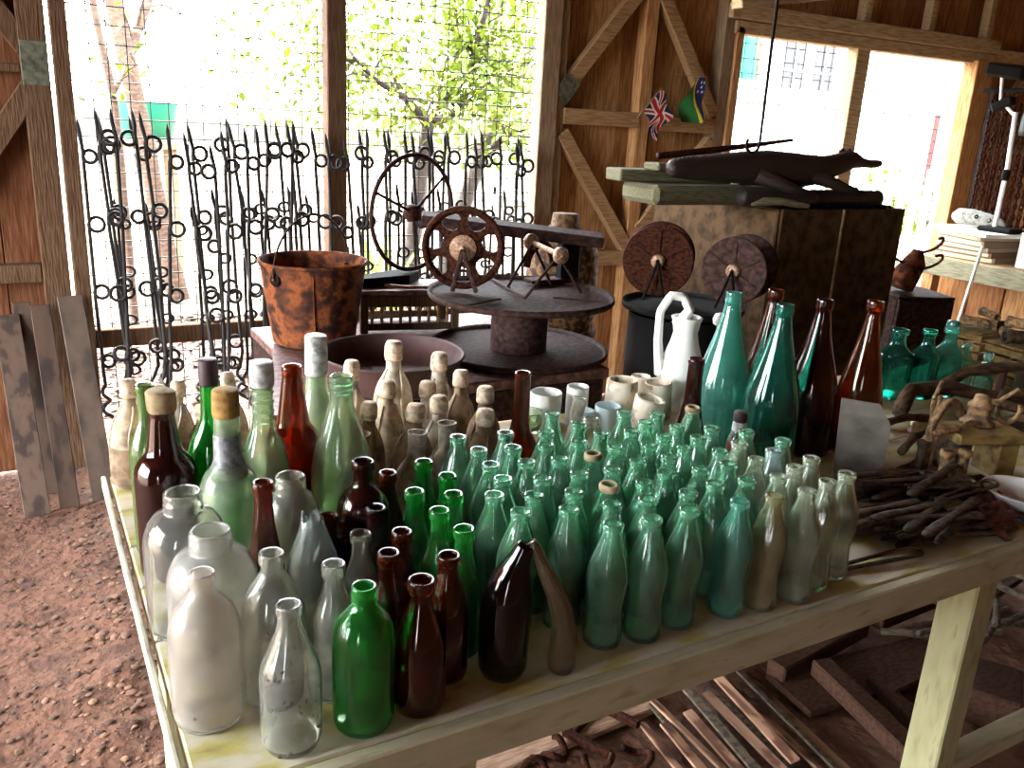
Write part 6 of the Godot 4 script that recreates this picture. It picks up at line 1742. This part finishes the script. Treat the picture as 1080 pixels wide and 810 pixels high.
func build_under_table() -> void:
	# bars and strips lying on the earth under the table
	var warm := mat("warm_strip", Color(1.0, 0.86, 0.76), 0.75, 0.1, M.strip_a.albedo_texture, Vector3(3, 3, 1.2))
	var dark: Material = M.scrap_iron
	for k in 13:
		var x := 1.20 + k * 0.033
		var l := rng.randf_range(0.40, 0.56)
		var w := rng.randf_range(0.016, 0.030)
		solo("flat_bar", "long flat iron bar in the row under the table, %s from the bracket" % words(k), "bar", bx(Vector3(w, 0.008, l), 0.002), warm if k % 3 != 2 else dark, Vector3(x + 0.01, 0.022 + 0.008 * (k % 2) + (0.012 if k % 4 == 1 else 0.0), -1.40 + 0.05 * sin(k * 1.9) + l / 2 - 0.02 * k * 0.4), Vector3(rng.randf_range(-1.5, 1.5), -4.0 + rng.randf_range(-5, 5), rng.randf_range(-12, 12)), "flat bars under the table")
	var t := thing("iron_bracket", "rusty U-shaped iron bracket lying under the table", "bracket", Vector3(1.13, 0.03, -1.42), Vector3(0, 25, 0))
	part(t, "web", bx(Vector3(0.16, 0.02, 0.03), 0.004), M.rust_fine, Vector3(0, 0, -0.05))
	for s in [-1.0, 1.0]:
		part(t, "arm", bx(Vector3(0.022, 0.02, 0.12), 0.004), M.rust_fine, Vector3(s * 0.07, 0, 0.01))
	solo("pale_board", "pale worn board lying on the earth beneath the table front", "board", bx(Vector3(0.78, 0.022, 0.30), 0.004), M.pale_ground_board, Vector3(0.93, 0.012, -1.56), Vector3(0, 3, 0))
	var bits := ["rusty chain links heaped beside the bracket", "curled rusty hook lying near the pale board", "rusty shackle lying at the end of the flat bars", "bent rusty strap next to the pale board"]
	for k in 4:
		var pts := []
		for i in 13:
			var a := TAU * (0.6 + 0.08 * k) * i / 12.0
			pts.append(Vector3(0.035 * cos(a), 0.004 + 0.012 * sin(a * 2.0 + k), 0.028 * sin(a)))
		solo("rusty_hook", bits[k], "hook", G.new().tube(pts, 0.009, 7).done(), M.rust_fine, [Vector3(1.06, 0.025, -1.33), Vector3(0.98, 0.03, -1.40), Vector3(1.15, 0.025, -1.30), Vector3(0.90, 0.03, -1.36)][k], Vector3(0, k * 65.0, 0))
	var logs := [
		["dark timber lying aslant under the table's far half", Vector3(1.90, 0.04, -1.42), Vector3(0.42, 0.05, 0.06), 8.0],
		["broad dusty board lying flat under the table's middle", Vector3(1.95, 0.012, -1.30), Vector3(0.55, 0.02, 0.18), -6.0],
		["short dark iron bar near the table's stretcher", Vector3(2.02, 0.035, -1.20), Vector3(0.22, 0.03, 0.035), 4.0],
		["long dusty timber beside the flat bars under the table", Vector3(1.76, 0.05, -1.08), Vector3(0.06, 0.05, 0.55), -12.0],
		["second long dusty timber beside the flat bars", Vector3(1.86, 0.025, -1.02), Vector3(0.05, 0.04, 0.5), -18.0],
		["pale board end showing beyond the table leg", Vector3(2.55, 0.10, -1.38), Vector3(0.40, 0.02, 0.14), 10.0],
		["dark beam crossing behind the table leg", Vector3(2.50, 0.06, -1.46), Vector3(0.7, 0.06, 0.07), 3.0],
		["stout dark block in the shade under the table", Vector3(2.15, 0.05, -1.05), Vector3(0.18, 0.1, 0.12), 30.0],
		["reddish plank leaning low behind the flat bars", Vector3(1.40, 0.05, -1.60), Vector3(0.12, 0.03, 0.20), 20.0]]
	for q in logs:
		solo("timber_offcut", q[0], "timber", bx(q[2], 0.005), M.scrap_wood, q[1], Vector3(0, q[3], 0))
	for k in 9:
		var pts := []
		for i in 7:
			pts.append(Vector3(-0.18 + 0.06 * i, 0.012 * sin(i * 1.3 + k) + 0.01, 0.02 * sin(i * 0.9 + k * 2.0)))
		solo("scrap_rod", "bent scrap rod in the dark heap behind the table leg, %s layer up" % words(k), "rod", G.new().tube(pts, 0.010, 7).done(), dark, Vector3(2.25 + 0.05 * (k % 3), 0.06 + 0.032 * k, -1.28 + 0.04 * (k % 4)), Vector3(0, -30.0 + k * 13.0, 0), "scrap rods")
	# a few rusty sheets beneath the near end
	solo("rusty_sheet", "rusty curled sheet lying under the near end of the table", "sheet", bx(Vector3(0.35, 0.006, 0.22), 0.002), M.rust_fine, Vector3(0.35, 0.015, -1.45), Vector3(0, 12, 2))
